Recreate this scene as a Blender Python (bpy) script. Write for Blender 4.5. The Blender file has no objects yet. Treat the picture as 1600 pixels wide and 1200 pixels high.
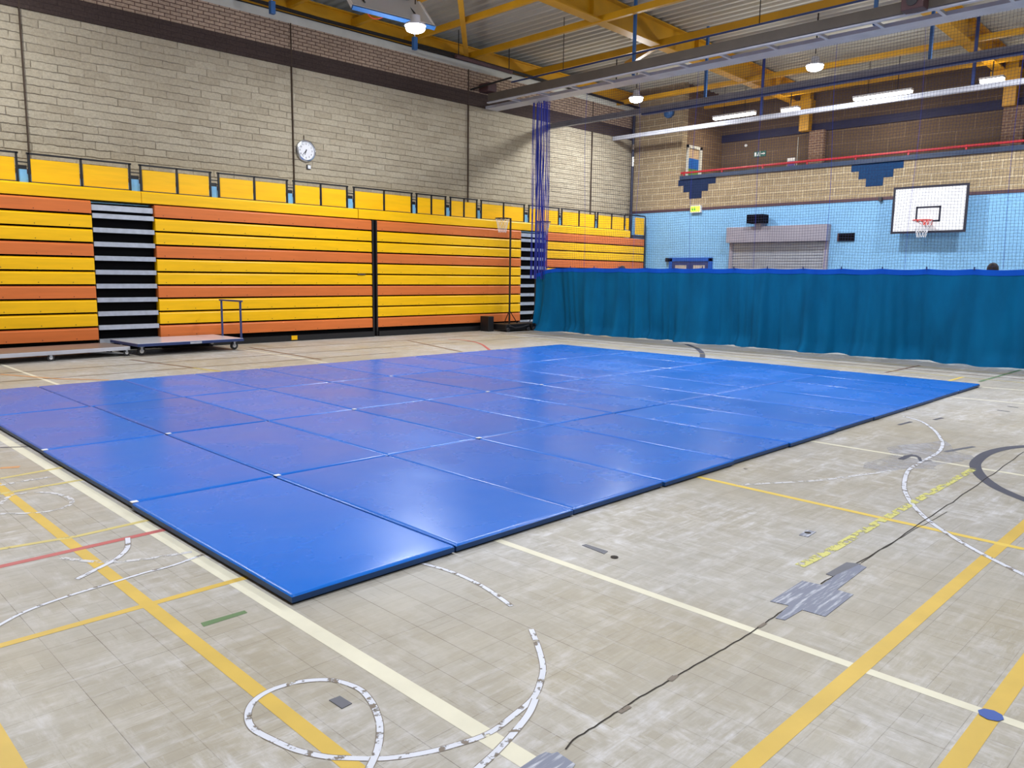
import bpy, math, random
from mathutils import Vector, Matrix
random.seed(7)
S = bpy.context.scene
COL = S.collection
PI = math.pi

# ------------------------------------------------------------------ camera
H = 1.5
YAW, PIT, ROL = (math.radians(a) for a in (44.88133677, -7.93250471, -0.73797986))
FPX = 1223.84
_f = Vector((math.cos(PIT)*math.cos(YAW), math.cos(PIT)*math.sin(YAW), math.sin(PIT)))
_r = _f.cross(Vector((0, 0, 1))).normalized()
_d = _f.cross(_r)
CR = _r*math.cos(ROL) + _d*math.sin(ROL)
CD = -_r*math.sin(ROL) + _d*math.cos(ROL)
cam_data = bpy.data.cameras.new('camera')
cam = bpy.data.objects.new('camera', cam_data)
COL.objects.link(cam)
cam_data.sensor_fit = 'HORIZONTAL'
cam_data.sensor_width = 36
cam_data.lens = FPX/1600*36
cam_data.clip_end = 200
M = Matrix((( CR.x, -CD.x, -_f.x, 0), (CR.y, -CD.y, -_f.y, 0), (CR.z, -CD.z, -_f.z, H), (0, 0, 0, 1)))
cam.matrix_world = M
S.camera = cam


def ray(x, y):
    return CR*((x-800)/FPX) + CD*((y-600)/FPX) + _f


def onz(x, y, z=0.0):
    """a survey point of the photo on the level z"""
    d = ray(x, y); t = (z-H)/d.z
    return Vector((d.x*t, d.y*t, z))


def onx(x, y, X):
    d = ray(x, y); t = X/d.x
    return Vector((X, d.y*t, H+d.z*t))


def ony(x, y, Y):
    d = ray(x, y); t = Y/d.y
    return Vector((d.x*t, Y, H+d.z*t))


# ------------------------------------------------------------------ materials
def lin(c):
    return tuple((v/255/12.92 if v/255 <= .04045 else ((v/255+.055)/1.055)**2.4) for v in c) + (1,)


class NT:
    def __init__(s, name):
        s.m = bpy.data.materials.new(name); s.m.use_nodes = True
        s.t = s.m.node_tree; s.b = s.t.nodes['Principled BSDF']; s.out = s.t.nodes['Material Output']

    def n(s, kind, **kw):
        nd = s.t.nodes.new(kind)
        for k, v in kw.items():
            if k in nd.inputs: nd.inputs[k].default_value = v
            else: setattr(nd, k, v)
        return nd

    def l(s, a, b):
        s.t.links.new(a, b)

    def pos(s, scale=(1, 1, 1), rot=(0, 0, 0), obj=False):
        mp = s.n('ShaderNodeMapping'); mp.inputs['Scale'].default_value = scale; mp.inputs['Rotation'].default_value = rot
        if obj: s.l(s.n('ShaderNodeTexCoord').outputs['Object'], mp.inputs['Vector'])
        else: s.l(s.n('ShaderNodeNewGeometry').outputs['Position'], mp.inputs['Vector'])
        return mp.outputs['Vector']

    def noise(s, scale, vec, detail=4, rough=.55):
        nd = s.n('ShaderNodeTexNoise', Scale=scale, Detail=detail, Roughness=rough); s.l(vec, nd.inputs['Vector'])
        return nd.outputs['Fac']

    def ramp(s, fac, stops):
        r = s.n('ShaderNodeValToRGB'); e = r.color_ramp.elements
        while len(e) < len(stops): e.new(.5)
        for el, (p, c) in zip(e, stops):
            el.position = p; el.color = c if isinstance(c, tuple) else (c, c, c, 1)
        s.l(fac, r.inputs['Fac'])
        return r.outputs['Color']

    def mix(s, fac, a, b, mode='MIX'):
        nd = s.n('ShaderNodeMix'); nd.data_type = 'RGBA'; nd.blend_type = mode
        for v, i in ((fac, 0), (a, 6), (b, 7)):
            if isinstance(v, (int, float)): nd.inputs[i].default_value = v
            elif isinstance(v, tuple): nd.inputs[i].default_value = v
            else: s.l(v, nd.inputs[i])
        return nd.outputs[2]

    def math(s, op, a, b=0.0):
        nd = s.n('ShaderNodeMath'); nd.operation = op
        for v, i in ((a, 0), (b, 1)):
            if isinstance(v, (int, float)): nd.inputs[i].default_value = v
            else: s.l(v, nd.inputs[i])
        return nd.outputs[0]

    def bump(s, h, strength, dist=.02, prev=None):
        nd = s.n('ShaderNodeBump', Strength=strength, Distance=dist); s.l(h, nd.inputs['Height'])
        if prev is not None: s.l(prev, nd.inputs['Normal'])
        s.l(nd.outputs['Normal'], s.b.inputs['Normal'])
        return nd.outputs['Normal']

    def color(s, c):
        if isinstance(c, tuple): s.b.inputs['Base Color'].default_value = c
        else: s.l(c, s.b.inputs['Base Color'])


def plain(name, rgb, rough=.5, metal=0.0, var=.12, scale=6, spec=None, bump=0):
    k = NT(name); v = k.pos()
    c = lin(rgb)
    f = k.noise(scale, v, 5)
    k.color(k.mix(k.ramp(f, [(.3, 0.0), (.7, 1.0)]), tuple(x*(1-var) for x in c[:3])+(1,), tuple(min(1, x*(1+var)) for x in c[:3])+(1,)))
    k.b.inputs['Roughness'].default_value = rough; k.b.inputs['Metallic'].default_value = metal
    if spec is not None: k.b.inputs['Specular IOR Level'].default_value = spec
    if bump: k.bump(k.noise(scale*8, v), bump, .01)
    return k.m


def glow(name, rgb, strength):
    k = NT(name); k.color(lin(rgb))
    k.b.inputs['Emission Color'].default_value = lin(rgb); k.b.inputs['Emission Strength'].default_value = strength
    return k.m


def blocks(name, face, mortar, bw, bh, msize, axis, var=.18, bump=.5, rough=.9, face2=None, dist=.03, off=.5, mort_smooth=.1):
    """coursed masonry on a vertical wall; axis 'x' runs along X, 'y' along Y"""
    k = NT(name)
    geo = k.n('ShaderNodeNewGeometry'); sp = k.n('ShaderNodeSeparateXYZ'); k.l(geo.outputs['Position'], sp.inputs[0])
    cb = k.n('ShaderNodeCombineXYZ'); k.l(sp.outputs['X' if axis == 'x' else 'Y'], cb.inputs[0]); k.l(sp.outputs['Z'], cb.inputs[1])
    br = k.n('ShaderNodeTexBrick'); br.inputs['Scale'].default_value = 1
    br.inputs['Brick Width'].default_value = bw; br.inputs['Row Height'].default_value = bh
    br.inputs['Mortar Size'].default_value = msize; br.inputs['Mortar Smooth'].default_value = mort_smooth
    br.offset = off
    c = lin(face); c2 = lin(face2) if face2 else tuple(x*(1-var) for x in c[:3])+(1,)
    br.inputs['Color1'].default_value = c; br.inputs['Color2'].default_value = c2; br.inputs['Mortar'].default_value = lin(mortar)
    # wobble the joints a little
    nz = k.n('ShaderNodeTexNoise', Scale=7.0, Detail=3.0); k.l(cb.outputs[0], nz.inputs['Vector'])
    mx = k.n('ShaderNodeVectorMath'); mx.operation = 'MULTIPLY_ADD'
    k.l(nz.outputs['Color'], mx.inputs[0]); mx.inputs[1].default_value = (.02, .02, 0); k.l(cb.outputs[0], mx.inputs[2])
    k.l(mx.outputs[0], br.inputs['Vector'])
    fine = k.noise(22, geo.outputs['Position'], 6, .65)
    big = k.noise(.35, geo.outputs['Position'], 3)
    col = k.mix(k.ramp(fine, [(.3, .62), (.7, 1.0)]), (0, 0, 0, 1), br.outputs['Color'], 'MIX')
    col = k.mix(k.ramp(big, [(.3, .0), (.7, .25)]), col, (.02, .015, .01, 1), 'MIX')
    k.color(col)
    hgt = k.math('SUBTRACT', fine, k.math('MULTIPLY', br.outputs['Fac'], 1.2))
    k.bump(hgt, bump, dist)
    k.b.inputs['Roughness'].default_value = rough; k.b.inputs['Specular IOR Level'].default_value = .2
    return k.m


M_ = {}


def rock_wall():
    k = NT('split_face_block'); p = k.pos()
    sp = k.n('ShaderNodeSeparateXYZ'); k.l(p, sp.inputs[0])
    wob = k.math('MULTIPLY', k.math('SUBTRACT', k.noise(5, p, 4, .6), .5), .055)
    wob2 = k.math('MULTIPLY', k.math('SUBTRACT', k.noise(3, p, 3), .5), .03)
    z = k.math('DIVIDE', k.math('ADD', sp.outputs['Z'], wob), .1435)
    row = k.math('FLOOR', z); fz = k.math('FRACT', z)
    x = k.math('ADD', k.math('DIVIDE', k.math('ADD', sp.outputs['X'], wob2), .44), k.math('MULTIPLY', row, .5))
    x = k.math('ADD', x, k.math('MULTIPLY', k.math('SINE', k.math('MULTIPLY', row, 7.3)), .12))
    fx = k.math('FRACT', x)
    hz = k.ramp(fz, [(0.0, 1.0), (.13, 0.0)])  # course joints, with the wavy shadow along rough block edges painted in
    vt = k.ramp(k.math('ABSOLUTE', k.math('SUBTRACT', fx, .5)), [(.478, 0.0), (.494, 1.0)])
    hm = k.ramp(k.noise(2.2, p, 3), [(.3, .25), (.6, 1.0)]); vm = k.ramp(k.noise(3.4, p, 2), [(.46, .08), (.62, .85)])
    j = k.math('MAXIMUM', k.math('MULTIPLY', hz, hm), k.math('MULTIPLY', vt, vm))
    cb = k.n('ShaderNodeCombineXYZ'); k.l(row, cb.inputs[0]); k.l(k.math('FLOOR', x), cb.inputs[1])
    wn = k.n('ShaderNodeTexWhiteNoise'); k.l(cb.outputs[0], wn.inputs['Vector'])
    face = k.mix(k.math('MULTIPLY', wn.outputs['Value'], .8), lin((186, 175, 153)), lin((170, 158, 136)))
    fine = k.noise(26, p, 6, .7)
    face = k.mix(1.0, face, k.ramp(fine, [(.3, .8), (.7, 1.08)]), 'MULTIPLY')
    c = k.mix(k.math('MULTIPLY', j, .62), face, lin((84, 72, 56)))
    k.color(c)
    h = k.math('SUBTRACT', k.math('ADD', k.noise(9, p, 5, .65), k.math('MULTIPLY', wn.outputs['Value'], .25)), k.math('MULTIPLY', j, .8))
    k.bump(h, .75, .035)
    k.b.inputs['Roughness'].default_value = .95; k.b.inputs['Specular IOR Level'].default_value = .1
    return k.m


M_['rock'] = rock_wall()
M_['brick_x'] = blocks('small_brick', (206, 180, 156), (112, 86, 76), .225, .075, .009, 'x', var=.15, bump=.4, dist=.01)
M_['brick_y'] = blocks('small_brick_pier', (150, 118, 100), (190, 165, 140), .225, .075, .008, 'y', var=.15, bump=.4, dist=.01)
M_['block_y'] = blocks('fair_face_block', (184, 162, 128), (230, 214, 182), .45, .2, .007, 'y', var=.14, bump=.3, dist=.01)
M_['gallery'] = blocks('gallery_block', (116, 96, 78), (152, 132, 108), .9, .4, .006, 'y', var=.12, bump=.3, dist=.01)
M_['gallery_x'] = blocks('gallery_block_side', (132, 106, 80), (160, 136, 108), .45, .2, .006, 'x', var=.12, bump=.3, dist=.01)
M_['blue_wall'] = blocks('painted_blue_block', (150, 208, 255), (142, 200, 255), .45, .2, .006, 'y', var=.04, bump=.15, rough=.5, dist=.006)
M_['blue_wall_x'] = blocks('painted_blue_block_side', (156, 210, 252), (146, 200, 244), .45, .2, .006, 'x', var=.04, bump=.15, rough=.5, dist=.006)
M_['band'] = blocks('dark_brown_band', (82, 68, 64), (60, 50, 48), .45, .1, .004, 'x', var=.1, bump=.2, dist=.005)
M_['trim'] = plain('dark_red_brown_trim', (78, 52, 56), .6)
M_['joint'] = plain('sealed_joint', (72, 58, 46), .9)
M_['plaster'] = plain('pale_grey_render', (196, 194, 184), .9, var=.08, scale=3)
M_['navy_ledge'] = plain('navy_capping', (36, 52, 78), .5)
M_['navy_block'] = blocks('navy_painted_block', (20, 66, 112), (16, 54, 96), .45, .2, .006, 'y', var=.1, bump=.2, dist=.006)
M_['navy_block2'] = blocks('dark_navy_painted_block', (28, 48, 84), (22, 40, 74), .45, .2, .006, 'y', var=.1, bump=.2, dist=.006)
M_['navy_band'] = plain('dark_blue_band', (26, 26, 58), .7)
M_['yellow_steel'] = plain('yellow_painted_steel', (198, 144, 18), .45, var=.12, scale=2)
M_['grey_steel'] = plain('grey_galvanised_steel', (140, 142, 150), .45, .2, var=.15, scale=3)
M_['light_steel'] = plain('pale_rail_paint', (192, 194, 206), .4, .1, var=.1, scale=3)
M_['brown_steel'] = plain('brown_grey_steel', (86, 78, 70), .6, var=.15, scale=2)
M_['navy_steel'] = plain('navy_painted_steel', (40, 58, 110), .5, var=.12)
M_['pipe_navy'] = plain('dark_navy_pipe', (38, 42, 64), .4, var=.1)
M_['blue_steel'] = plain('mid_blue_painted_steel', (48, 98, 156), .4, var=.1)
M_['pale_blue'] = plain('pale_blue_plastic', (120, 180, 222), .4)
M_['black'] = plain('black_steel', (15, 14, 18), .5, var=.2)
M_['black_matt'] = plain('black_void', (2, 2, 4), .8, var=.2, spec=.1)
M_['dark_grey'] = plain('dark_grey_plastic', (52, 52, 58), .5)
M_['red'] = plain('red_painted_pipe', (176, 34, 40), .4)
M_['white'] = plain('white_paint', (232, 232, 236), .35, var=.04)
M_['chrome'] = plain('chrome', (205, 208, 214), .18, .9, var=.05)
M_['alu'] = plain('brushed_aluminium', (190, 196, 208), .35, .55, var=.12, scale=9)
M_['rubber'] = plain('dark_rubber', (48, 48, 52), .7)
M_['orange_ring'] = plain('red_orange_ring', (214, 66, 48), .4)
M_['cord'] = plain('white_cord', (226, 226, 230), .8, var=.05)
M_['skin'] = plain('skin', (190, 140, 115), .6, var=.05)
M_['hair'] = plain('dark_hair', (38, 28, 26), .7, var=.2, scale=30)
M_['shirt'] = plain('dark_sports_top', (44, 46, 60), .85)
M_['beige'] = plain('beige_panel', (186, 158, 122), .7)
M_['blue_panel'] = plain('blue_panel', (24, 92, 168), .5)
M_['green_panel'] = plain('green_panel', (98, 130, 52), .6)
M_['door_blue'] = plain('door_blue_paint', (14, 84, 178), .4, var=.06)
M_['dark_glass'] = plain('dark_glass', (30, 50, 84), .15)
M_['sign_green'] = plain('dim_exit_green', (30, 92, 84), .5, var=.05)
M_['purple'] = plain('purple_print', (92, 74, 150), .6)
M_['shutter_grey'] = plain('shutter_housing_grey', (148, 144, 156), .45, .2, var=.06, scale=2)
M_['slat'] = plain('shutter_slat_metal', (170, 174, 184), .3, .5, var=.08, scale=4)
M_['black_line'] = plain('black_paint', (28, 26, 40), .5)
M_['lamp'] = glow('lamp_glass', (245, 250, 255), 30)
M_['tube_lamp'] = glow('warm_lamp_diffuser', (255, 250, 238), 14)
M_['exit_glow'] = glow('lit_exit_face', (200, 220, 70), .9)
M_['exit_dark'] = glow('lit_exit_green', (40, 150, 50), .4)


def vinyl_floor():
    k = NT('worn_block_floor'); p = k.pos()
    sp = k.n('ShaderNodeSeparateXYZ'); k.l(p, sp.inputs[0])
    W = .17
    gx = k.math('DIVIDE', k.math('ADD', sp.outputs['X'], 10*W-.11), W); gy = k.math('DIVIDE', k.math('ADD', sp.outputs['Y'], 60*W-.146), W)
    fx = k.math('FRACT', gx); fy = k.math('FRACT', gy)
    par = k.math('MODULO', k.math('ADD', k.math('FLOOR', gx), k.math('FLOOR', gy)), 2.0)

    def line(f, w):            # 1 on a joint
        return k.math('GREATER_THAN', k.math('ABSOLUTE', k.math('SUBTRACT', f, .5)), .5-w)
    u = k.math('ADD', k.math('MULTIPLY', fx, par), k.math('MULTIPLY', fy, k.math('SUBTRACT', 1.0, par)))
    strips = line(k.math('FRACT', k.math('MULTIPLY', u, 3.0)), .017)
    jx = line(fx, .0075); jy = line(fy, .0075)
    vx = k.ramp(k.noise(1.0, k.pos((4.5, .5, 1)), 3), [(.36, .08), (.62, 1.0)])
    vy = k.ramp(k.noise(1.0, k.pos((.5, 4.5, 1)), 3), [(.42, .05), (.66, .85)])
    vs = k.ramp(k.noise(5.5, p, 2), [(.5, .02), (.66, .6)])
    j = k.math('MAXIMUM', k.math('MAXIMUM', k.math('MULTIPLY', jx, vx), k.math('MULTIPLY', jy, vy)), k.math('MULTIPLY', strips, vs))
    cb = k.n('ShaderNodeCombineXYZ'); k.l(k.math('FLOOR', gx), cb.inputs[0]); k.l(k.math('FLOOR', gy), cb.inputs[1])
    k.l(k.math('FLOOR', k.math('MULTIPLY', u, 3.0)), cb.inputs[2])
    wn = k.n('ShaderNodeTexWhiteNoise'); k.l(cb.outputs[0], wn.inputs['Vector'])
    warm = k.mix(k.ramp(k.noise(.42, p, 4), [(.38, 0.0), (.64, 1.0)]), lin((176, 173, 168)), lin((170, 161, 142)))
    blk = k.mix(k.math('MULTIPLY', wn.outputs['Value'], .22), warm, lin((142, 132, 110)))
    # faint grain along the blocks
    gr = k.ramp(k.noise(1.0, k.pos((4, 60, 1)), 5, .65), [(.3, .93), (.7, 1.03)])
    blk = k.mix(1.0, blk, gr, 'MULTIPLY')
    c = k.mix(k.math('MULTIPLY', j, .9), blk, lin((92, 84, 70)))
    # pale scuffs dragged along both directions
    s1 = k.ramp(k.noise(1.0, k.pos((1.6, 9, 1)), 8, .75), [(.47, 0.0), (.62, 1.0)])
    s2 = k.ramp(k.noise(1.0, k.pos((9.0, 1.8, 1)), 8, .75), [(.48, 0.0), (.64, 1.0)])
    zone = k.ramp(k.noise(.55, p, 4), [(.36, .1), (.58, 1.0)])
    brk = k.ramp(k.noise(14, p, 4), [(.35, .25), (.6, 1.0)])
    sc = k.math('MULTIPLY', k.math('MULTIPLY', k.math('MAXIMUM', s1, s2), zone), brk)
    c = k.mix(k.math('MULTIPLY', sc, .72), c, lin((214, 214, 220)))
    spk = k.ramp(k.noise(9, p, 1), [(.80, 0.0), (.815, 1.0)])
    c = k.mix(k.math('MULTIPLY', spk, .7), c, lin((60, 52, 46)))
    g = k.ramp(k.noise(3.5, p, 6, .7), [(.35, .9), (.65, 1.0)])
    c = k.mix(1.0, c, g, 'MULTIPLY')
    k.color(c)
    k.l(k.ramp(k.noise(2.2, p, 5), [(.3, .36), (.7, .55)]), k.b.inputs['Roughness'])
    k.b.inputs['Specular IOR Level'].default_value = .32
    k.bump(k.math('SUBTRACT', k.noise(9, p, 4), k.math('MULTIPLY', j, .7)), .1, .004)
    return k.m


def mat_vinyl():
    k = NT('blue_gym_vinyl'); p = k.pos()
    info = k.n('ShaderNodeObjectInfo')
    c = k.mix(info.outputs['Random'], lin((2, 96, 196)), lin((6, 107, 212)))
    dust = k.ramp(k.noise(1.6, p, 7, .7), [(.38, 0.0), (.75, .09)])
    c = k.mix(dust, c, lin((110, 150, 205)))
    k.color(c)
    k.l(k.ramp(k.noise(1.3, p, 4), [(.3, .22), (.7, .31)]), k.b.inputs['Roughness'])
    k.b.inputs['Specular IOR Level'].default_value = .42
    n1 = k.bump(k.noise(1.5, k.pos((1, .7, 1)), 1), .14, .03)
    rd = k.math('SUBTRACT', 1.0, k.math('ABSOLUTE', k.math('MULTIPLY', k.math('SUBTRACT', k.noise(3.2, k.pos((2.6, .9, 1)), 2, .4), .5), 9.0)))
    crease = k.math('MULTIPLY', k.ramp(rd, [(.55, 0.0), (1.0, 1.0)]), k.ramp(k.noise(1.1, p, 2), [(.62, 0.0), (.76, 1.0)]))
    k.bump(crease, .07, .01, n1)
    return k.m


def cloth(name, a, b):
    k = NT(name); p = k.pos((1, 1, .35))
    k.color(k.mix(k.ramp(k.noise(2.5, p, 5), [(.3, 0.0), (.7, 1.0)]), lin(a), lin(b)))
    k.b.inputs['Roughness'].default_value = .85; k.b.inputs['Specular IOR Level'].default_value = .15
    k.b.inputs['Sheen Weight'].default_value = 0
    k.bump(k.noise(60, k.pos()), .1, .003)
    return k.m


def board_paint(name, rgb):
    k = NT(name); p = k.pos()
    c = lin(rgb)
    f = k.noise(3, k.pos((.5, 1, 5)), 5)
    col = k.mix(k.ramp(f, [(.3, 0.0), (.7, 1.0)]), tuple(x*.86 for x in c[:3])+(1,), c)
    k.color(col); k.b.inputs['Roughness'].default_value = .42; k.b.inputs['Specular IOR Level'].default_value = .35
    return k.m


def worn(name, rgb, cover, scale=9, rough=.5):
    """old floor paint or tape with flakes missing"""
    k = NT(name); p = k.pos()
    k.color(k.mix(k.ramp(k.noise(4, p, 5), [(.3, 0.0), (.7, 1.0)]), tuple(x*.86 for x in lin(rgb)[:3])+(1,), lin(rgb)))
    k.b.inputs['Roughness'].default_value = rough
    if cover < 1:
        k.l(k.ramp(k.noise(scale, p, 5, .6), [(max(0, .62-cover*.42-.03), 0.0), (.62-cover*.42+.03, 1.0)]), k.b.inputs['Alpha'])
    return k.m


def deck_metal():
    k = NT('profiled_metal_deck'); p = k.pos((.4, .1, 1))
    k.color(k.mix(k.ramp(k.noise(2, p, 4), [(.3, 0.0), (.7, 1.0)]), lin((176, 172, 160)), lin((202, 198, 186))))
    k.b.inputs['Roughness'].default_value = .4; k.b.inputs['Metallic'].default_value = .1
    return k.m


def duct_tape():
    k = NT('grey_duct_tape'); p = k.pos()
    st = k.noise(1, k.pos((6, 55, 1)), 4, .6)
    k.color(k.mix(k.ramp(st, [(.5, 0.0), (.68, 1.0)]), lin((112, 118, 140)), lin((186, 190, 204))))
    k.b.inputs['Roughness'].default_value = .4
    k.bump(st, .3, .003)
    return k.m


M_['floor'] = vinyl_floor(); M_['mat'] = mat_vinyl(); M_['deck'] = deck_metal(); M_['tape'] = duct_tape()
M_['mat_side'] = plain('shaded_mat_side', (10, 62, 120), .45, var=.1)  # darker mat blue, the shade on the sides painted into the colour
M_['residue'] = worn('grubby_tape_edge', (120, 108, 96), .5, 16)
M_['mat_base'] = plain('mat_underside', (14, 42, 62), .7)
M_['teal'] = cloth('teal_curtain', (0, 82, 126), (0, 98, 148))
M_['hem'] = cloth('blue_hem', (8, 72, 180), (12, 84, 196))
M_['net'] = plain('navy_netting', (30, 34, 84), .8, var=.1)
M_['net_blue'] = plain('blue_netting', (34, 50, 160), .8, var=.1)
M_['yellow'] = board_paint('yellow_seat_board', (250, 192, 0))
M_['orange'] = board_paint('orange_seat_board', (216, 116, 56))
M_['y_line'] = worn('yellow_floor_tape', (212, 178, 74), .99, 14)
M_['y_thin'] = worn('yellow_floor_paint', (226, 196, 84), .9, 10)
M_['y_faint'] = worn('faint_yellow_paint', (206, 190, 120), .62, 16)
M_['y_flake'] = worn('flaking_pale_yellow', (210, 206, 118), .34, 17)
M_['w_line'] = worn('cream_floor_line', (224, 220, 200), 1)
M_['w_worn'] = worn('worn_white_tape', (216, 220, 234), .47, 20)
M_['w_faint'] = worn('faint_white_tape', (208, 208, 214), .36, 18)
M_['r_line'] = worn('red_floor_line', (186, 92, 92), .95, 12)
M_['g_line'] = worn('green_floor_tape', (92, 124, 80), 1)
M_['k_line'] = worn('dark_floor_line', (70, 72, 88), .96, 10)
M_['b_faint'] = worn('faint_dark_line', (112, 84, 66), .8, 12)
M_['o_line'] = worn('faint_orange_line', (206, 150, 100), .7, 12)
M_['blue_dot'] = worn('blue_floor_spot', (44, 84, 170), .95, 12)
M_['crack'] = plain('floor_crack', (48, 42, 38), .9)
M_['tape_dark'] = worn('dark_grey_tape', (98, 100, 112), .97, 14)
ks = NT('pale_tape_residue'); ks.color(lin((206, 206, 214))); ks.b.inputs['Roughness'].default_value = .6
ks.l(ks.ramp(ks.noise(3.2, ks.pos((1.6, 1, 1)), 6, .7), [(.36, 0.0), (.66, .7)]), ks.b.inputs['Alpha'])
M_['smudge'] = ks.m


# ------------------------------------------------------------------ mesh builder
class MB:
    def __init__(s): s.v = []; s.f = []; s.mi = []; s.cur = 0

    def add(s, vs, fs):
        o = len(s.v); s.v += [tuple(v) for v in vs]
        for f in fs: s.f.append(tuple(i+o for i in f)); s.mi.append(s.cur)
        return s

    def box(s, x0, x1, y0, y1, z0, z1):
        return s.add([(x, y, z) for z in (z0, z1) for y in (y0, y1) for x in (x0, x1)],
                     [(0, 2, 3, 1), (4, 5, 7, 6), (0, 1, 5, 4), (2, 6, 7, 3), (0, 4, 6, 2), (1, 3, 7, 5)])

    def tube(s, pts, r, n=8, closed=False, caps=True):
        pts = [Vector(p) for p in pts]; N = len(pts); rs = r if isinstance(r, (list, tuple)) else [r]*N
        ring = []; prev = None
        for i, p in enumerate(pts):
            a = pts[i-1] if (i or closed) else p; b = pts[(i+1) % N] if (i < N-1 or closed) else p
            t = (b-a)
            t = t.normalized() if t.length > 1e-9 else Vector((0, 0, 1))
            if prev is None:
                u = t.cross(Vector((0, 0, 1)))
                if u.length < .05: u = t.cross(Vector((1, 0, 0)))
                u.normalize()
            else:
                u = prev - t*prev.dot(t)
                u = u.normalized() if u.length > 1e-6 else t.orthogonal().normalized()
            prev = u; w = t.cross(u)
            ring.append([p + (u*math.cos(2*PI*(k+.5)/n) + w*math.sin(2*PI*(k+.5)/n))*rs[i] for k in range(n)])
        vs = [v for rg in ring for v in rg]; fs = []
        for i in range(N if closed else N-1):
            j = (i+1) % N
            for k in range(n): fs.append((i*n+k, i*n+(k+1) % n, j*n+(k+1) % n, j*n+k))
        if caps and not closed:
            fs.append(tuple(reversed(range(n)))); fs.append(tuple((N-1)*n+k for k in range(n)))
        return s.add(vs, fs)

    def lathe(s, prof, c=(0, 0, 0), n=24, axis='z'):
        vs = []; fs = []
        for r, h in prof:
            for k in range(n):
                a = 2*PI*k/n; x, y, z = r*math.cos(a), r*math.sin(a), h
                if axis == 'y': x, y, z = x, h, y
                if axis == 'x': x, y, z = h, x, y
                vs.append((c[0]+x, c[1]+y, c[2]+z))
        for i in range(len(prof)-1):
            for k in range(n): fs.append((i*n+k, i*n+(k+1) % n, (i+1)*n+(k+1) % n, (i+1)*n+k))
        fs.append(tuple(reversed(range(n)))); fs.append(tuple((len(prof)-1)*n+k for k in range(n)))
        return s.add(vs, fs)

    def torus(s, c, R, r, axis='z', n=28, m=8):
        pts = []
        for k in range(n):
            a = 2*PI*k/n; q = (math.cos(a)*R, math.sin(a)*R)
            pts.append(Vector(c)+Vector({'z': (q[0], q[1], 0), 'y': (q[0], 0, q[1]), 'x': (0, q[0], q[1])}[axis]))
        return s.tube(pts, r, m, closed=True)

    def prism(s, poly, z0, z1):
        n = len(poly)
        return s.add([(p[0], p[1], z0) for p in poly]+[(p[0], p[1], z1) for p in poly],
                     [tuple(reversed(range(n))), tuple(range(n, 2*n))]+[(i, (i+1) % n, n+(i+1) % n, n+i) for i in range(n)])

    def build(s, name, mat, parent=None, smooth=False, bevel=0, seg=2):
        me = bpy.data.meshes.new(name)
        off = Vector(wl(parent)) if parent else Vector((0, 0, 0))
        me.from_pydata([tuple(Vector(v)-off) for v in s.v], [], s.f)
        for m in (mat if isinstance(mat, (list, tuple)) else [mat]): me.materials.append(m)
        for p, i in zip(me.polygons, s.mi): p.material_index = i; p.use_smooth = smooth
        me.validate()
        import bmesh
        b = bmesh.new(); b.from_mesh(me); bmesh.ops.recalc_face_normals(b, faces=b.faces); b.to_mesh(me); b.free()
        me.update()
        o = bpy.data.objects.new(name, me); COL.objects.link(o)
        if parent: o.parent = parent
        if bevel:
            md = o.modifiers.new('bevel', 'BEVEL'); md.width = bevel; md.segments = seg; md.limit_method = 'ANGLE'
        if smooth:
            md = o.modifiers.new('wn', 'WEIGHTED_NORMAL'); md.keep_sharp = True
            if hasattr(me, 'set_sharp_from_angle'): me.set_sharp_from_angle(angle=math.radians(40))
        return o


def wl(o):
    v = Vector((0, 0, 0))
    while o is not None: v = v + o.location; o = o.parent
    return v


def tag(o, label=None, cat=None, group=None, kind=None):
    if label: o['label'] = label
    if cat: o['category'] = cat
    if group: o['group'] = group
    if kind: o['kind'] = kind
    return o


def empty(name, loc, label, cat, group=None):
    o = bpy.data.objects.new(name, None); COL.objects.link(o); o.location = loc; o.empty_display_size = .2
    return tag(o, label, cat, group)


def copy_tree(o, parent=None):
    c = o.copy(); COL.objects.link(c); c.parent = parent
    for ch in o.children: copy_tree(ch, c)
    return c


def text(body, size, loc, rot, mat, parent, name):
    cu = bpy.data.curves.new(name, 'FONT'); cu.body = body; cu.size = size; cu.align_x = 'CENTER'; cu.align_y = 'CENTER'; cu.extrude = .001
    o = bpy.data.objects.new(name, cu); COL.objects.link(o); cu.materials.append(mat)
    o.rotation_euler = rot
    bpy.context.view_layer.update()
    me = bpy.data.meshes.new_from_object(o.evaluated_get(bpy.context.evaluated_depsgraph_get()))
    bpy.data.objects.remove(o); bpy.data.curves.remove(cu)
    o = bpy.data.objects.new(name, me); COL.objects.link(o)
    if not me.materials: me.materials.append(mat)
    o.rotation_euler = rot
    o.parent = parent; o.location = Vector(loc)-wl(parent)
    return o


# ------------------------------------------------------------------ the hall
XE, YW = 22.05, 16.4          # end wall, left wall
XN, YN = -4.0, -7.0           # walls behind and to the right of the camera
XG, YG = 24.5, 14.45          # gallery back and side


def beam_z(x): return 7.219-.0228*(x-12.87)
def deck_z(x): return 7.76-.0228*(x-15)


floor = MB().box(XN, XE, YN, YW, -.1, 0).build('floor', M_['floor']); tag(floor, kind='structure')

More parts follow.
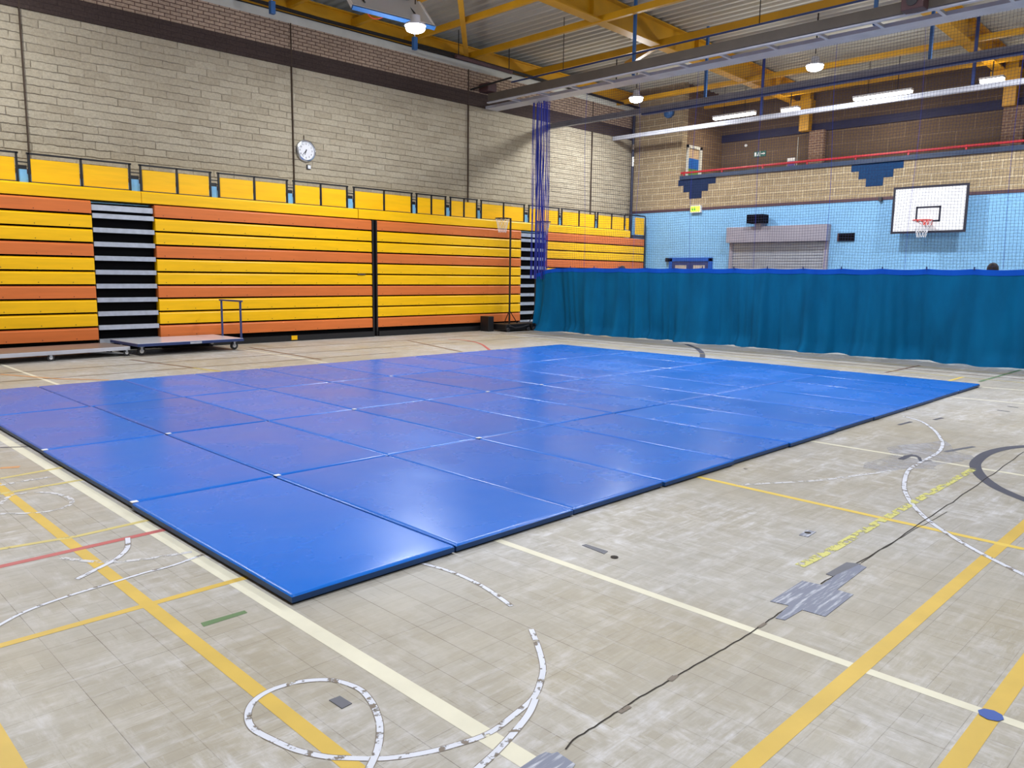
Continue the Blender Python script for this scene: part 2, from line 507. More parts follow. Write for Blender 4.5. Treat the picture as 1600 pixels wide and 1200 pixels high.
w = MB()
w.cur = 1; w.box(XN, XE, YW, YW+.3, 0, 3.19)
w.cur = 2; w.box(XN, XE, YW-.01, YW+.3, 3.19, 3.27)
w.cur = 0; w.box(XN, XE, YW, YW+.3, 3.27, 6.02)
w.cur = 3; w.box(XN, XE, YW-.04, YW+.3, 6.02, 6.38)
w.cur = 4; w.box(XN, XG, YW-.02, YW+.3, 6.38, 6.93)
w.cur = 5; w.box(XN, XG, YW-.02, YW+.3, 6.93, 7.11)
wall_left = w.build('wall_left', [M_['rock'], M_['blue_wall_x'], M_['trim'], M_['band'], M_['brick_x'], M_['plaster']])
tag(wall_left, kind='structure')
for x in (4.1, 9.37, 14.64, 19.9):
    MB().box(x-.01, x+.01, YW-.045, YW-.001, 3.27, 6.93).build('control_joint', M_['joint'], wall_left)

# end wall: painted block below, bare block above, a full-height return at the left
w = MB()
w.cur = 0; w.box(XE, XE+.3, YN, YW, 0, 3.60)
w.cur = 2; w.box(XE-.015, XE+.3, YN, YW, 3.60, 3.68)
w.cur = 1; w.box(XE, XE+.3, YN, YW, 3.68, 4.6)
w.cur = 1; w.box(XE, XE+.3, YG, YW, 4.6, 7.7)
wall_end = w.build('wall_end', [M_['blue_wall'], M_['block_y'], M_['trim']]); tag(wall_end, kind='structure')
t = MB().box(XE-.06, XE+.32, YN, YG, 4.585, 4.70).build('trim_1', M_['navy_ledge']); tag(t, kind='structure')


def motif(rows, yref, mat, name):
    m = MB()
    for (x0, x1), (z0, z1) in zip(rows, ((4.39, 4.585), (4.185, 4.39), (3.975, 4.185))):
        y0, y1 = onx(x1, yref, XE).y, onx(x0, yref, XE).y
        m.box(XE-.006, XE+.01, y0, y1, z0, z1)
    tag(m.build(name, M_[mat]), kind='structure')


motif(((1060, 1118), (1068, 1106.5), (1077.5, 1097)), 290, 'navy_block2', 'trim_2')
motif(((1330, 1411), (1342, 1396), (1354, 1381)), 270, 'navy_block', 'trim_3')

# gallery behind the end wall
tag(MB().box(XG, XG+.3, YN, YW+.3, 4.4, 7.75).build('wall_gallery', M_['gallery']), kind='structure')
tag(MB().box(XE+.3, XG, YG, YG+.25, 4.4, 7.75).build('wall_gallery_side', M_['gallery_x']), kind='structure')
tag(MB().box(XE+.3, XG, YN, YG, 4.4, 4.55).build('floor_gallery', M_['plaster']), kind='structure')
tag(MB().box(XG-.05, XG, YN, YG, 6.03, 6.27).build('trim_4', M_['navy_band']), kind='structure')
for i, (y0, y1) in enumerate(((10.85, 11.32), (5.55, 6.05), (.3, .8))):
    tag(MB().box(XG-.16, XG, y0, y1, 4.55, 6.05).build('trim_%d' % (5+i), M_['brick_y']), kind='structure')
# walls out of view
tag(MB().box(XN-.3, XN, YN, YW, 0, 8.3).build('wall_back', M_['block_y']), kind='structure')
tag(MB().box(XN, XG, YN-.3, YN, 0, 8.3).build('wall_right', M_['rock']), kind='structure')

# profiled deck
m = MB(); P = .26; x = XN-.2; prof = []
while x < XG+.4:
    for dx, dz in ((0, 0), (.08, 0), (.11, .06), (.22, .06), (.25, 0)):
        prof.append((x+dx, deck_z(x)+dz))
    x += P
vs = []
for (x, z) in prof: vs += [(x, YN-.3, z), (x, YW+1.0, z)]
m.add(vs, [(2*i, 2*i+1, 2*i+3, 2*i+2) for i in range(len(prof)-1)])
ceiling = m.build('ceiling', M_['deck']); tag(ceiling, kind='structure')


# roof steel
def ibeam(name, y, x0, x1, label):
    m = MB(); n = 2
    zb0, zb1 = beam_z(x0), beam_z(x1); D = .56
    def slab(ya, yb, a, b):
        m.add([(x0, ya, zb0+a), (x1, ya, zb1+a), (x1, yb, zb1+a), (x0, yb, zb0+a), (x0, ya, zb0+b), (x1, ya, zb1+b), (x1, yb, zb1+b), (x0, yb, zb0+b)],
              [(0, 3, 2, 1), (4, 5, 6, 7), (0, 1, 5, 4), (1, 2, 6, 5), (2, 3, 7, 6), (3, 0, 4, 7)])
    slab(y-.14, y+.14, 0, .025); slab(y-.14, y+.14, D-.025, D); slab(y-.012, y+.012, .025, D-.025)
    x = x0+1
    while x < x1:
        m.box(x-.008, x+.008, y-.13, y+.13, beam_z(x)+.02, beam_z(x)+D-.02); x += 4.3
    o = m.build(name, M_['yellow_steel']); tag(o, label, 'beam', 'yellow roof beams', 'structure')


ibeam('roof_beam', 11.86, XN, 24.3, 'deep yellow roof beam running over the middle of the hall to the gallery')
ibeam('roof_beam', 6.18, XN, 24.3, 'deep yellow roof beam nearer the right side of the photo')
ibeam('roof_beam', .5, XN, 24.3, 'deep yellow roof beam above the camera side of the hall')
for i, y in enumerate((11.45, 5.9)):
    m = MB(); m.box(XG-.3, XG-.02, y-.14, y+.16, 6.05, 7.4); m.box(XG-.32, XG, y-.2, y+.5, 6.7, 6.98)
    tag(m.build('roof_column', M_['yellow_steel']), ('yellow steel post on brick pier at the gallery, below middle roof beam', 'yellow steel post on brick pier at the gallery, near the photo edge')[i], 'post', kind='structure')
# yellow edge beam on the left wall
m = MB(); m.box(XN, XG, YW+.06, YW+.1, 7.1, 7.5); m.box(XN, XG, YW-.02, YW+.2, 7.135, 7.16); m.box(XN, XG, YW-.02, YW+.2, 7.5, 7.53)
tag(m.build('roof_beam', M_['yellow_steel']), 'dark yellow edge beam along the top of the block wall', 'beam', kind='structure')
tag(MB().box(XN, XG, YW-.035, YW+.1, 7.11, 7.132).build('trim_8', M_['black']), kind='structure')
PUR = ((4.2, .14), (6.3, .14), (8.55, .2), (9.4, .14), (11.05, .16), (12.6, .12), (14.55, .14), (16.85, .16), (19.1, .13), (21.15, .13), (23.3, .13))
for i, (x, hgt) in enumerate(PUR):
    z = beam_z(x)-.02
    m = MB(); m.box(x-.05, x+.05, YN, YW+.06, z, z+hgt)
    o = m.build('roof_purlin', M_['yellow_steel'])
    tag(o, 'yellow roof tie across the hall, %s counting from the gallery' % ('eleventh tenth ninth eighth seventh sixth fifth fourth third second first'.split()[i]), 'roof tie', 'yellow roof ties', 'structure')
for (a, b, lb) in (((11.25, 12.86), (14.5, 16.3), 'yellow diagonal roof brace meeting the left wall top'),
                   ((17.0, 12.0), (17.9, 13.6), 'short yellow roof brace beside the middle roof beam')):
    m = MB(); m.tube([(a[0], a[1], 7.2), (b[0], b[1], 7.2)], .08, 4)
    tag(m.build('roof_brace', M_['yellow_steel']), lb, 'roof brace', kind='structure')

# ------------------------------------------------------------------ floor markings (painted on the floor: parts of it)
zc = [0.0006]


def smooth_path(pts, sub=6):
    if len(pts) < 3: return pts
    out = []
    for i in range(len(pts)-1):
        p0 = pts[max(i-1, 0)]; p1 = pts[i]; p2 = pts[i+1]; p3 = pts[min(i+2, len(pts)-1)]
        for k in range(sub):
            t = k/sub
            out.append(.5*((2*p1)+(p2-p0)*t+(2*p0-5*p1+4*p2-p3)*t*t+(3*p1-p0-3*p2+p3)*t*t*t))
    out.append(pts[-1]); return out


def strip(name, px, width, mat, label=None, curve=False):
    if mat == 'w_worn':
        width *= .74
        if name == 'white_curve': strip('tape_residue', px, width*1.25, 'residue', None, curve)
    z = zc[0]; zc[0] += .00003
    pts = [onz(*p) for p in px]
    if curve: pts = smooth_path(pts)
    vs = []
    for i, p in enumerate(pts):
        a = pts[max(i-1, 0)]; b = pts[min(i+1, len(pts)-1)]; t = (b-a).normalized(); nrm = Vector((-t.y, t.x, 0))*width/2
        vs += [(p.x+nrm.x, p.y+nrm.y, z), (p.x-nrm.x, p.y-nrm.y, z)]
    m = MB(); m.add(vs, [(2*i, 2*i+1, 2*i+3, 2*i+2) for i in range(len(pts)-1)])
    o = m.build(name, M_[mat], floor)
    if label: o['label'] = label
    return o


def wline(name, axis, c, a, b, width, mat, label):
    z = zc[0]; zc[0] += .00003
    m = MB()
    q = [(a, c-width/2), (b, c-width/2), (b, c+width/2), (a, c+width/2)]
    if axis == 'y': q = [(y, x) for x, y in q]
    m.add([(x, y, z) for x, y in q], [(0, 1, 2, 3)])
    o = m.build(name, M_[mat], floor); o['label'] = label
    return o


def P3(z, ox, oy, pts): return [(ox+p[0]/z, oy+p[1]/z) for p in pts]


xA = (onz(210, 809).x+onz(581.5, 1045.2).x)/2
wline('boundary_line', 'y', xA, YN, YW, .075, 'w_line', 'cream line running along the left side of the mats')
xA2 = (onz(800, 851.7).x+onz(1342.7, 1044.2).x)/2
wline('boundary_line', 'y', xA2, YN, YW, .05, 'w_line', 'cream line leaving the front of the mats')
xA3 = (onz(1262.5, 688.5).x+onz(1600, 743).x)/2
wline('boundary_line', 'y', xA3, YN, YW, .05, 'w_line', 'cream line through the white scuffed spot')
for q, lb in (((1484.6, 620, 1600, 631), 'thin white line near the far corner of the mats'), ((1535, 605, 1600, 610), 'thin white line at the far corner of the mats')):
    strip('boundary_line', [(q[0], q[1]), (q[2], q[3])], .05, 'w_line', lb)
xY = (onz(6, 767).x+onz(351, 1037).x+onz(545.7, 1194.7).x)/3
wline('yellow_line', 'y', xY, YN, YW, .06, 'y_line', 'yellow line parallel to the left cream line')
wline('yellow_line', 'y', onz(10, 1180).x, YN, 3.0, .06, 'y_line', 'yellow line crossing the bottom left corner')
yX = (onz(0, 1010).y+onz(378, 903.5).y)/2
wline('yellow_line', 'x', yX, XN, 1.9, .045, 'y_line', 'yellow line crossing under the near mat')
yR = (onz(1169.8, 1194.4).y+onz(1555.2, 860).y)/2
wline('yellow_line', 'x', yR, XN, 15, .065, 'y_line', 'yellow line running to the right behind the grey patch')
yR2 = (onz(1490, 1197.2).y+onz(1600, 1044.2).y)/2
wline('yellow_line', 'x', yR2, XN, 15, .065, 'y_line', 'yellow line in the bottom right corner')
strip('yellow_line', [(1085, 744), (1378, 809.5), (1600, 858)], .05, 'y_thin', 'thin yellow line leaving the front of the mats')
strip('red_line', [(-20, 890), (258, 827.6)], .05, 'r_line', 'dull red line near the left edge')
strip('faint_yellow_line', [(0, 858), (120, 838), (235, 812)], .04, 'y_faint')
strip('faint_yellow_line', [(0, 748), (100, 730)], .045, 'y_faint')
strip('faint_yellow_line', [(0, 772), (132, 749)], .045, 'y_faint')
strip('faint_orange_line', [(0, 731.5), (31, 729.5)], .06, 'o_line')
strip('grey_line', [(0, 699.5), (44, 698)], .03, 'k_line')
o = MB().add([tuple(onz(*p)+Vector((0, 0, .0009))) for p in ((313.5, 973.5), (382, 954), (387, 957.6), (318, 979.5))], [(0, 1, 2, 3)]).build('tape_dash', M_['g_line'], floor)
o['label'] = 'short green tape dash'
Z4 = (3.077, 380, 860)
strip('white_curve', P3(*Z4, [(1385, 380), (1420, 470), (1441, 560), (1430, 630), (1395, 710), (1310, 785), (1180, 880), (1000, 942), (860, 976), (700, 999), (600, 1002)]), .03, 'w_worn', 'worn white tape arc rising to the right at the bottom', True)
strip('white_curve', P3(*Z4, [(600, 1002), (500, 999), (400, 993), (260, 962), (150, 915), (50, 860), (22, 800), (40, 740), (95, 692), (180, 655), (300, 628), (430, 625), (550, 662), (612, 722), (648, 800), (658, 870), (645, 960), (600, 1060)]), .03, 'w_worn', 'worn white tape curve looping at the bottom', True)
strip('white_curve', P3(*Z4, [(1405, 715), (1370, 790), (1290, 890), (1210, 975), (1120, 1056)]), .032, 'w_worn', None, True)
strip('white_curve', P3(*Z4, [(850, 60), (1000, 103), (1150, 172), (1290, 268)]), .03, 'w_worn', 'worn white tape arc in front of the near mat', True)
Z5 = (3.3333, 1150, 640)
strip('white_curve', P3(*Z5, [(870, 35), (960, 60), (1030, 105), (1065, 150), (1075, 185), (1050, 225), (960, 275), (900, 315), (878, 370), (880, 425), (920, 495), (1000, 575), (1100, 645), (1270, 745), (1510, 866)]), .04, 'w_worn', 'worn white tape curve winding on the right', True)
strip('white_curve', P3(*Z5, [(0, 392), (200, 383), (420, 370), (620, 345), (820, 318)]), .035, 'w_faint', None, True)
strip('white_curve', P3(*Z5, [(1090, 220), (1170, 205), (1240, 193)]), .04, 'tape_dark', None, True)
strip('dark_circle', P3(*Z5, [(1620, 188), (1500, 192), (1400, 203), (1310, 228), (1255, 268), (1247, 300), (1275, 345), (1345, 398), (1425, 437), (1530, 480)]), .085, 'k_line', 'dark grey centre circle cut by the right edge', True)
Z6 = (3.3333, 0, 680)
strip('white_curve', P3(*Z6, [(-30, 1005), (130, 920), (320, 850), (480, 800), (630, 755), (760, 715), (880, 685), (1010, 640), (1060, 622)]), .026, 'w_worn', None, True)
strip('white_curve', P3(*Z6, [(320, 640), (460, 657), (600, 660), (760, 645), (1000, 608)]), .03, 'w_faint', None, True)
strip('white_curve', P3(*Z6, [(665, 535), (662, 590), (605, 645), (520, 690), (400, 750)]), .035, 'w_worn', None, True)
strip('white_curve', P3(*Z6, [(0, 360), (60, 315), (180, 298), (290, 305), (372, 335), (350, 370), (240, 400), (120, 408), (0, 410)]), .03, 'w_faint', None, True)
strip('white_curve', P3(*Z6, [(0, 262), (120, 240), (260, 218)]), .035, 'w_faint', None, True)
strip('flaking_line', P3(*Z5, [(330, 815), (500, 730), (720, 600), (930, 480), (1240, 308)]), .055, 'y_flake', 'flaking pale yellow strip beside the crack')
def crack(px, w):
    out = []
    for (a, b), (c, d) in zip(px[:-1], px[1:]):
        n = max(2, int(math.hypot(c-a, d-b)/9))
        for k in range(n):
            t_ = k/n; out.append((a+(c-a)*t_+random.uniform(-.9, .9), b+(d-b)*t_+random.uniform(-.9, .9)))
    out.append(px[-1])
    return strip('crack', out, w, 'crack')


crack([(884, 1172), (890, 1163), (897, 1156), (1000, 1090), (1060, 1055), (1180, 985), (1232, 948)], .006)['label'] = 'long black crack between the grey patches'
crack([(1282, 912), (1340, 880), (1400, 845), (1440, 817), (1520, 763), (1600, 706)], .007)
crack([(1345, 879), (1410, 838), (1480, 800)], .004)
strip('crack_chip', [(1046, 1064), (1057, 1055)], .022, 'residue'); strip('crack_chip', [(968, 1114), (984, 1104)], .018, 'residue'); strip('crack_chip', [(1185, 981), (1196, 974)], .016, 'residue')
for q in (((1404, 664), (1424, 659)), ((1459, 656), (1473, 653)), ((1558, 641), (1578, 643.5)), ((1574, 635), (1591, 637))):
    strip('tape_dash', list(q), .035, 'k_line')
strip('scuff_mark', [(1407, 718), (1418, 713), (1428, 711)], .05, 'k_line')
strip('scuff_mark', [(1428, 711), (1436, 715), (1439, 721), (1455, 720)], .03, 'k_line')
# far side of the mats
strip('faint_dark_line', [(203, 562), (344, 580)], .05, 'b_faint'); strip('faint_dark_line', [(390, 543), (502, 562)], .05, 'b_faint')
strip('faint_dark_line', [(637, 532), (722, 550)], .05, 'b_faint')
strip('faint_brown_arc', [(700, 530), (725, 531.5), (750, 537), (765, 547)], .06, 'r_line', None, True)
strip('faint_orange_line', [(0, 585), (90, 592), (170, 594)], .06, 'o_line')
strip('faint_yellow_line', [(302, 575), (345, 581)], .06, 'y_faint')
strip('faint_dark_line', [(1383, 582.5), (1437, 571)], .05, 'b_faint')
strip('dark_green_line', [(1530, 596.5), (1595, 578)], .05, 'g_line')
strip('blue_arc', [(1072, 538), (1088, 544), (1097, 552), (1097, 560)], .1, 'k_line', None, True)
strip('faint_yellow_line', [(1480, 596), (1505, 589)], .05, 'y_thin')
for y0, xa, xb in ((14.25, -3, 15.4), (13.1, -3, 15.4), (12.1, -3, 9)):
    wline('faint_dark_line', 'x', y0, xa, xb, .03, 'b_faint', 'faint dark line between the mats and the seating')
for x0, c in ((13.6, 'y_faint'), (14.1, 'b_faint'), (14.7, 'y_faint')):
    wline('faint_line', 'y', x0, -2, 14.5, .04, c, 'faint line between the mats and the curtain')


def patch(name, polys, mat, label, cat, group=None):
    z = zc[0]; zc[0] += .00006
    m = MB()
    for po in polys:
        m.prism([tuple(onz(*p))[:2] for p in po], 0, z)
    o = m.build(name, M_[mat]); tag(o, label, cat, group)
    return o


patch('tape_patch', [P3(*Z5, [(345, 893), (445, 915), (525, 860), (640, 808), (680, 822), (525, 940), (612, 965), (465, 1080), (345, 1045), (255, 1098), (205, 1088), (275, 1022), (178, 1000)])], 'tape', 'large cross-shaped grey duct tape patch over the floor crack', 'tape patch')
patch('tape_patch', [P3(*Z5, [(575, 797), (650, 805), (505, 870), (468, 858)])], 'tape_dark', 'dark tape strip touching the far end of the cross-shaped patch', 'tape patch')
patch('tape_patch', [[(840, 1182), (853, 1176), (862, 1178.5), (871, 1176), (899, 1195), (884, 1216), (790, 1216)]], 'tape', 'grey duct tape patch cut by the bottom edge, at the crack end', 'tape patch')
patch('tape_patch', [P3(3.158, 800, 820, [(345, 102), (365, 97), (473, 132), (455, 145)])], 'tape_dark', 'small dark tape strip in front of the mats beside the cream line', 'tape patch')
patch('tape_patch', [P3(*Z5, [(328, 655), (365, 628), (418, 638), (375, 665)])], 'tape', 'small grey square tape with a dark centre hole', 'tape patch')
patch('tape_patch', [P3(*Z4, [(413, 722), (465, 702), (523, 738), (475, 763)])], 'tape_dark', 'small dark tape square inside the white loop', 'tape patch')
o = MB().lathe([(.02, .0028), (.02, .0034)], tuple(onz(1262, 833)), 10).build('hole_mark', M_['crack'], floor)
o = MB().lathe([(.04, .0028), (.04, .0032)], tuple(onz(1548, 1118)), 8).build('floor_spot', M_['blue_dot'], floor); o['label'] = 'blue spot on the yellow and cream crossing'
o = MB().lathe([(.022, .003), (.022, .0036)], tuple(onz(960, 871)), 8).build('floor_spot', M_['crack'], floor)
c = onz(1441, 713)
o = MB().prism([(c.x+.75*math.cos(a)*(1+.3*math.sin(3*a)), c.y+.28*math.sin(a)*(1+.3*math.cos(5*a))) for a in [k*PI/12 for k in range(24)]], 0, .0007).build('pale_residue', M_['smudge'], floor)

# ------------------------------------------------------------------ gym mats
MX0, MY0, PX, PY = 1.70, 3.085, .985, 1.985
ROWN = ['row along the bare floor', 'second row from the bare floor', 'second row from the tiered seating', 'row nearest the tiered seating']
ORD = 'first second third fourth fifth sixth seventh eighth ninth tenth eleventh'.split()


def mat_mesh(w, l, h):
    m = MB(); nx, ny = 6, 12
    e = .014
    xs = [0, e*.5, e*1.6]+[w*k/nx for k in range(1, nx)]+[w-e*1.6, w-e*.5, w]
    ys = [0, e*.5, e*1.6]+[l*k/ny for k in range(1, ny)]+[l-e*1.6, l-e*.5, l]
    X, Y = len(xs), len(ys)
    vs = []
    for y in ys:
        for x in xs:
            d = min(x, w-x, y, l-y)
            vs.append((x, y, h-(.011 if d < 1e-6 else .003 if d < e else 0)+random.uniform(-.0009, .0014)*(d > e)))
    fs = [(j*X+i, j*X+i+1, (j+1)*X+i+1, (j+1)*X+i) for j in range(Y-1) for i in range(X-1)]
    # side skirt
    top_n = len(fs)
    loop = [i for i in range(X)]+[j*X+X-1 for j in range(1, Y)]+[(Y-1)*X+i for i in range(X-2, -1, -1)]+[j*X for j in range(Y-2, 0, -1)]
    o = len(vs)
    for k in loop: vs.append((vs[k][0], vs[k][1], .012))
    L = len(loop)
    fs += [(loop[(k+1) % L], loop[k], o+k, o+(k+1) % L) for k in range(L)]
    fs.append(tuple(o+k for k in range(L)))
    m.add(vs, fs[:top_n]); m.cur = 1
    for f in fs[top_n:]: m.f.append(f); m.mi.append(1)
    return m


variants = []
for r in range(4):
    for c in range(11):
        k = (r*11+c) % 5
        if len(variants) <= k:
            a = mat_mesh(.972, 1.968, .05).build('gym_mat', [M_['mat'], M_['mat_side']], smooth=True)
            b = MB().box(.012, .96, .012, 1.956, 0, .0125).build('underside', M_['mat_base'], a)
            b['label'] = 'dark underside'
            variants.append(a); o = a
        else:
            o = variants[k].copy(); COL.objects.link(o)
            for ch in variants[k].children:
                if ch.name.startswith('underside'):
                    d = ch.copy(); COL.objects.link(d); d.parent = o
        jx = (.0, .012, .022, -.006)[r]+random.uniform(-.0015, .0015)
        jy = random.uniform(-.012, .003) if r == 0 else random.uniform(-.002, .002)
        o.location = (MX0+c*PX*1.0005+jx, MY0+r*PY+jy, 0)
        o.rotation_euler = (0, 0, random.uniform(-.0008, .0008))
        tag(o, 'blue vinyl gym mat, %s from the left in the %s' % (ORD[c], ROWN[r]), 'gym mat', 'blue gym mats laid edge to edge')
        if (c, r) in ((0, 1), (0, 2), (1, 1), (1, 2), (3, 2), (5, 2), (3, 1), (5, 3), (6, 2)):
            q = MB().box(-.012, .03, -.02, .02, .047, .0512).build('corner_tab', M_['cord'], None); q.parent = o
            q['label'] = 'whitish corner tab'

# ------------------------------------------------------------------ retractable seating
YB = 15.55
Z0, PIT_ = 2.725, .2537
ZR = [Z0-PIT_*i for i in range(10)]
ORA = {0, 3, 6, 9}
SEC = [(-1.2, 4.82, 'left seating bank, left of the first aisle'), (5.94, 10.88, 'seating bank between the first aisle and the black post'),
       (11.03, 15.9, 'seating bank between the black post and the far aisle'), (16.98, 21.8, 'seating bank behind the net by the blue wall')]
FAS = [(-1.2, 5.71), (5.72, 10.53), (10.55, 16.44), (16.45, 21.0)]
FR = [[(2.0, 3.757)], [(3.94, 4.77, 5.605), (5.802, 6.488, 7.155), (7.328, 8.104, 8.86), (9.029, 9.697, 10.387)],
      [(10.578, 11.429, 12.257), (12.417, 12.888, 13.352), (13.525, 13.989, 14.445), (14.608, 15.449, 16.262)],
      [(16.419, 17.036, 17.734), (17.877, 18.673, 19.444), (19.571, 20.284, 20.959)]]
FR[0].append(FR[1].pop(0)); FR[3][0] = (16.46, 17.036, 17.734)
YP = 15.8


def board(x0, x1, ztop, h=.222, y0=YB, depth=.3):
    m = MB()
    zt, zb = ztop, ztop-h
    prof = [(0, zb), (0, zt-.032), (.01, zt-.014), (.034, zt), (depth, zt), (depth, zb)]
    vs = []
    for x in (x0, x1):
        vs += [(x, y0+a, z) for a, z in prof]
    n = len(prof)
    fs = [tuple(range(n)), tuple(reversed(range(n, 2*n)))]+[(i, (i+1) % n, n+(i+1) % n, n+i) for i in range(n)]
    m.add(vs, fs)
    return m


def screws(x0, x1, z):
    m = MB(); x = x0+.15
    while x < x1-.1:
        m.lathe([(.008, 0), (.008, .004)], (x, YB-.0035, z), 6, 'y'); x += .55
    return m


for i, (x0, x1, lb) in enumerate(SEC):
    root = empty('seating_bank', (x0, YB, 0), 'closed yellow and orange '+lb, 'tiered seating', 'retractable seating banks')
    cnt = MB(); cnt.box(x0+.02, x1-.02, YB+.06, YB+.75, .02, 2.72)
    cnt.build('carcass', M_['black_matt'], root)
    for j, z in enumerate(ZR):
        bd = board(x0, x1, z).build('seat_board', M_['orange' if j in ORA else 'yellow'], root)
        bd['label'] = ('orange' if j in ORA else 'yellow')+' seat board'
        screws(max(x0, 1.0), x1, z-.19).build('screw', M_['black'], bd)['kind'] = 'stuff'
    f0, f1 = FAS[i]
    board(f0, f1, 2.965, .215, YB+.03, .5).build('top_fascia', M_['yellow'], root)['label'] = 'yellow top fascia'
    MB().box(x0, x1, YB-.06, YB+.3, .0, .125).build('plinth', M_['black'], root)
    for fr in FR[i]:
        m = MB()
        rr = .016
        for x in fr: m.box(x-rr, x+rr, YP-rr, YP+rr, 2.95, 3.475)
        m.box(fr[0]-.03, fr[-1]+.03, YP-rr, YP+rr, 3.455, 3.485); m.box(fr[0], fr[-1], YP-rr, YP+rr, 2.965, 2.995)
        g = m.build('guard_frame', M_['black'], root)
        for a, b in zip(fr[:-1], fr[1:]):
            MB().box(a+.03, b-.03, YP+.002, YP+.02, 3.0, 3.385).build('back_panel', M_['yellow'], g)
    # pale blue hinge brackets in the slots between the guard frames
    ends = [fr[-1] for fr in FR[i]]; nxt = [fr[0] for fr in FR[i][1:]]+([FR[i+1][0][0]] if i < 3 else [])
    for a, b in zip(ends, nxt):
        k = MB().box(a+.03, b-.03, YP+.02, YP+.05, 2.97, 3.2).build('end_bracket', M_['pale_blue'], root); k['label'] = 'pale blue bracket'
        mm = MB(); mm.box(a+.02, b-.02, YP, YP+.012, 3.31, 3.33); mm.box(a+.03, b-.03, YP+.02, YP+.06, 3.2, 3.27)
        mm.build('latch', M_['black'], root)
# end guard turning the corner by the blue wall
root = empty('end_guard', (21.75, 15.6, 2.7), 'yellow panelled black end rail turning at the far end of the seating', 'guard rail')
m = MB()
m.tube([(20.98, 15.8, 3.48), (21.72, 15.8, 3.5), (21.75, 15.75, 3.49), (21.75, 15.58, 3.47), (21.75, 15.54, 3.42), (21.75, 15.54, 1.5)], .022, 8)
m.tube([(21.2, 15.79, 3.47), (21.2, 15.79, 2.95)], .018, 6)
m.build('rail', M_['black'], root)
MB().box(21.02, 21.18, 15.78, 15.8, 3.0, 3.38).build('panel', M_['yellow'], root)
MB().box(21.23, 21.72, 15.56, 15.58, 2.86, 3.4).build('panel', M_['yellow'], root)
MB().box(21.1, 21.74, 15.56, 15.6, 2.74, 2.84).build('plate', M_['dark_grey'], root)

# aisle step units
for i, (x0, x1, lb) in enumerate(((4.83, 5.93, 'black aisle between seating banks with bright metal step edges, at left'), (15.91, 16.97, 'black aisle with metal step edges beside the blue net'))):
    root = empty('aisle_steps', (x0, YB, 0), lb, 'aisle steps', 'folded aisle steps')
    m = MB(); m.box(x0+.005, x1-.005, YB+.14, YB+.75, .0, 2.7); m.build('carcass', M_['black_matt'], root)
    for z in ZR:
        m = MB(); m.box(x0+.01, x1-.01, YB+.02, YB+.2, z-.30, z-.215)
        m.box(x0+.01, x1-.01, YB+.015, YB+.03, z-.3, z-.29)
        m.build('step_edge', M_['alu'], root)
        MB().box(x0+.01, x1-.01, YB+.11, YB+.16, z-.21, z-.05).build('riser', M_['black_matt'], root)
    m = MB(); m.box(x0+.01, x1-.01, YB+.05, YB+.2, Z0-.16, Z0-.06); m.build('top_plate', M_['alu'], root)
# black upright
m = MB(); m.box(10.885, 10.925, YB-.02, YB+.3, 0, Z0); m.box(10.985, 11.025, YB-.02, YB+.3, 0, Z0); m.box(10.92, 10.99, YB+.05, YB+.25, 0, Z0)
tag(m.build('seating_post', M_['black']), 'tall black post between the two middle seating banks', 'post')
# small plates on the seating
tag(MB().box(*sorted((ony(559, 426, YB-.01).x, ony(571, 426, YB-.01).x)), YB-.012, YB-.001, 1.452, 1.485).build('name_plate', M_['dark_grey']), 'small grey plate on a yellow board beside the black post', 'plate')
k = ony(460, 524, 15.48)
tag(MB().box(k.x-.07, k.x+.07, YB-.075, YB-.0605, .03, .12).build('notice_sticker', M_['yellow']), 'small yellow sticker on the black plinth', 'sticker')

# ------------------------------------------------------------------ clock and switch
CC = ony(478.5, 235.5, YW-.05)
ck = empty('wall_clock', (CC.x, YW-.003, CC.z), 'round silver rimmed white clock on the pale block wall', 'clock')
R_ = .235
MB().lathe([(R_, 0), (R_+.012, -.02), (R_, -.06), (R_-.03, -.07), (R_-.035, -.05), (R_-.035, -.03)], (CC.x, YW-.003, CC.z), 40, 'y').build('rim', M_['chrome'], ck, True)
MB().lathe([(R_-.03, -.022), (R_-.03, -.036)], (CC.x, YW-.003, CC.z), 40, 'y').build('dial', M_['white'], ck)
for hh in range(1, 13):
    a = hh*PI/6
    text(str(hh), .058, (CC.x+math.sin(a)*.155, YW-.041, CC.z+math.cos(a)*.155), (PI/2, 0, 0), M_['black_line'], ck, 'numeral')


def hand(ang, ln, wd, name):
    m = MB(); d = Vector((math.sin(ang), 0, math.cos(ang))); n = Vector((d.z, 0, -d.x))
    c = Vector((CC.x, YW-.046, CC.z))
    a = c-d*.03; b = c+d*ln
    q = [a-n*wd, a+n*wd, b+n*wd*.5, b-n*wd*.5]
    m.add(q+[v+Vector((0, .003, 0)) for v in q], [(0, 1, 2, 3), (7, 6, 5, 4), (0, 4, 5, 1), (1, 5, 6, 2), (2, 6, 7, 3), (3, 7, 4, 0)])
    m.build(name, M_['black_line'], ck)


hand(math.radians(37*6), .15, .008, 'minute_hand'); hand(math.radians((6+37/60)*30), .1, .011, 'hour_hand')
k = ony(481.5, 261, YW)
t = empty('socket', (k.x, YW, k.z), 'small grey switch box on the wall under the clock', 'switch')
MB().box(k.x-.05, k.x+.05, YW-.04, YW-.001, k.z-.05, k.z+.05).build('box', M_['dark_grey'], t, bevel=.006)
MB().box(k.x-.032, k.x+.04, YW-.046, YW-.04, k.z-.04, k.z+.035).build('plate', M_['white'], t)
MB().tube([(CC.x-.03, YW-.012, CC.z+.24), (CC.x-.03, YW-.012, CC.z+.34)], .01, 6).build('cable', M_['joint'], ck)

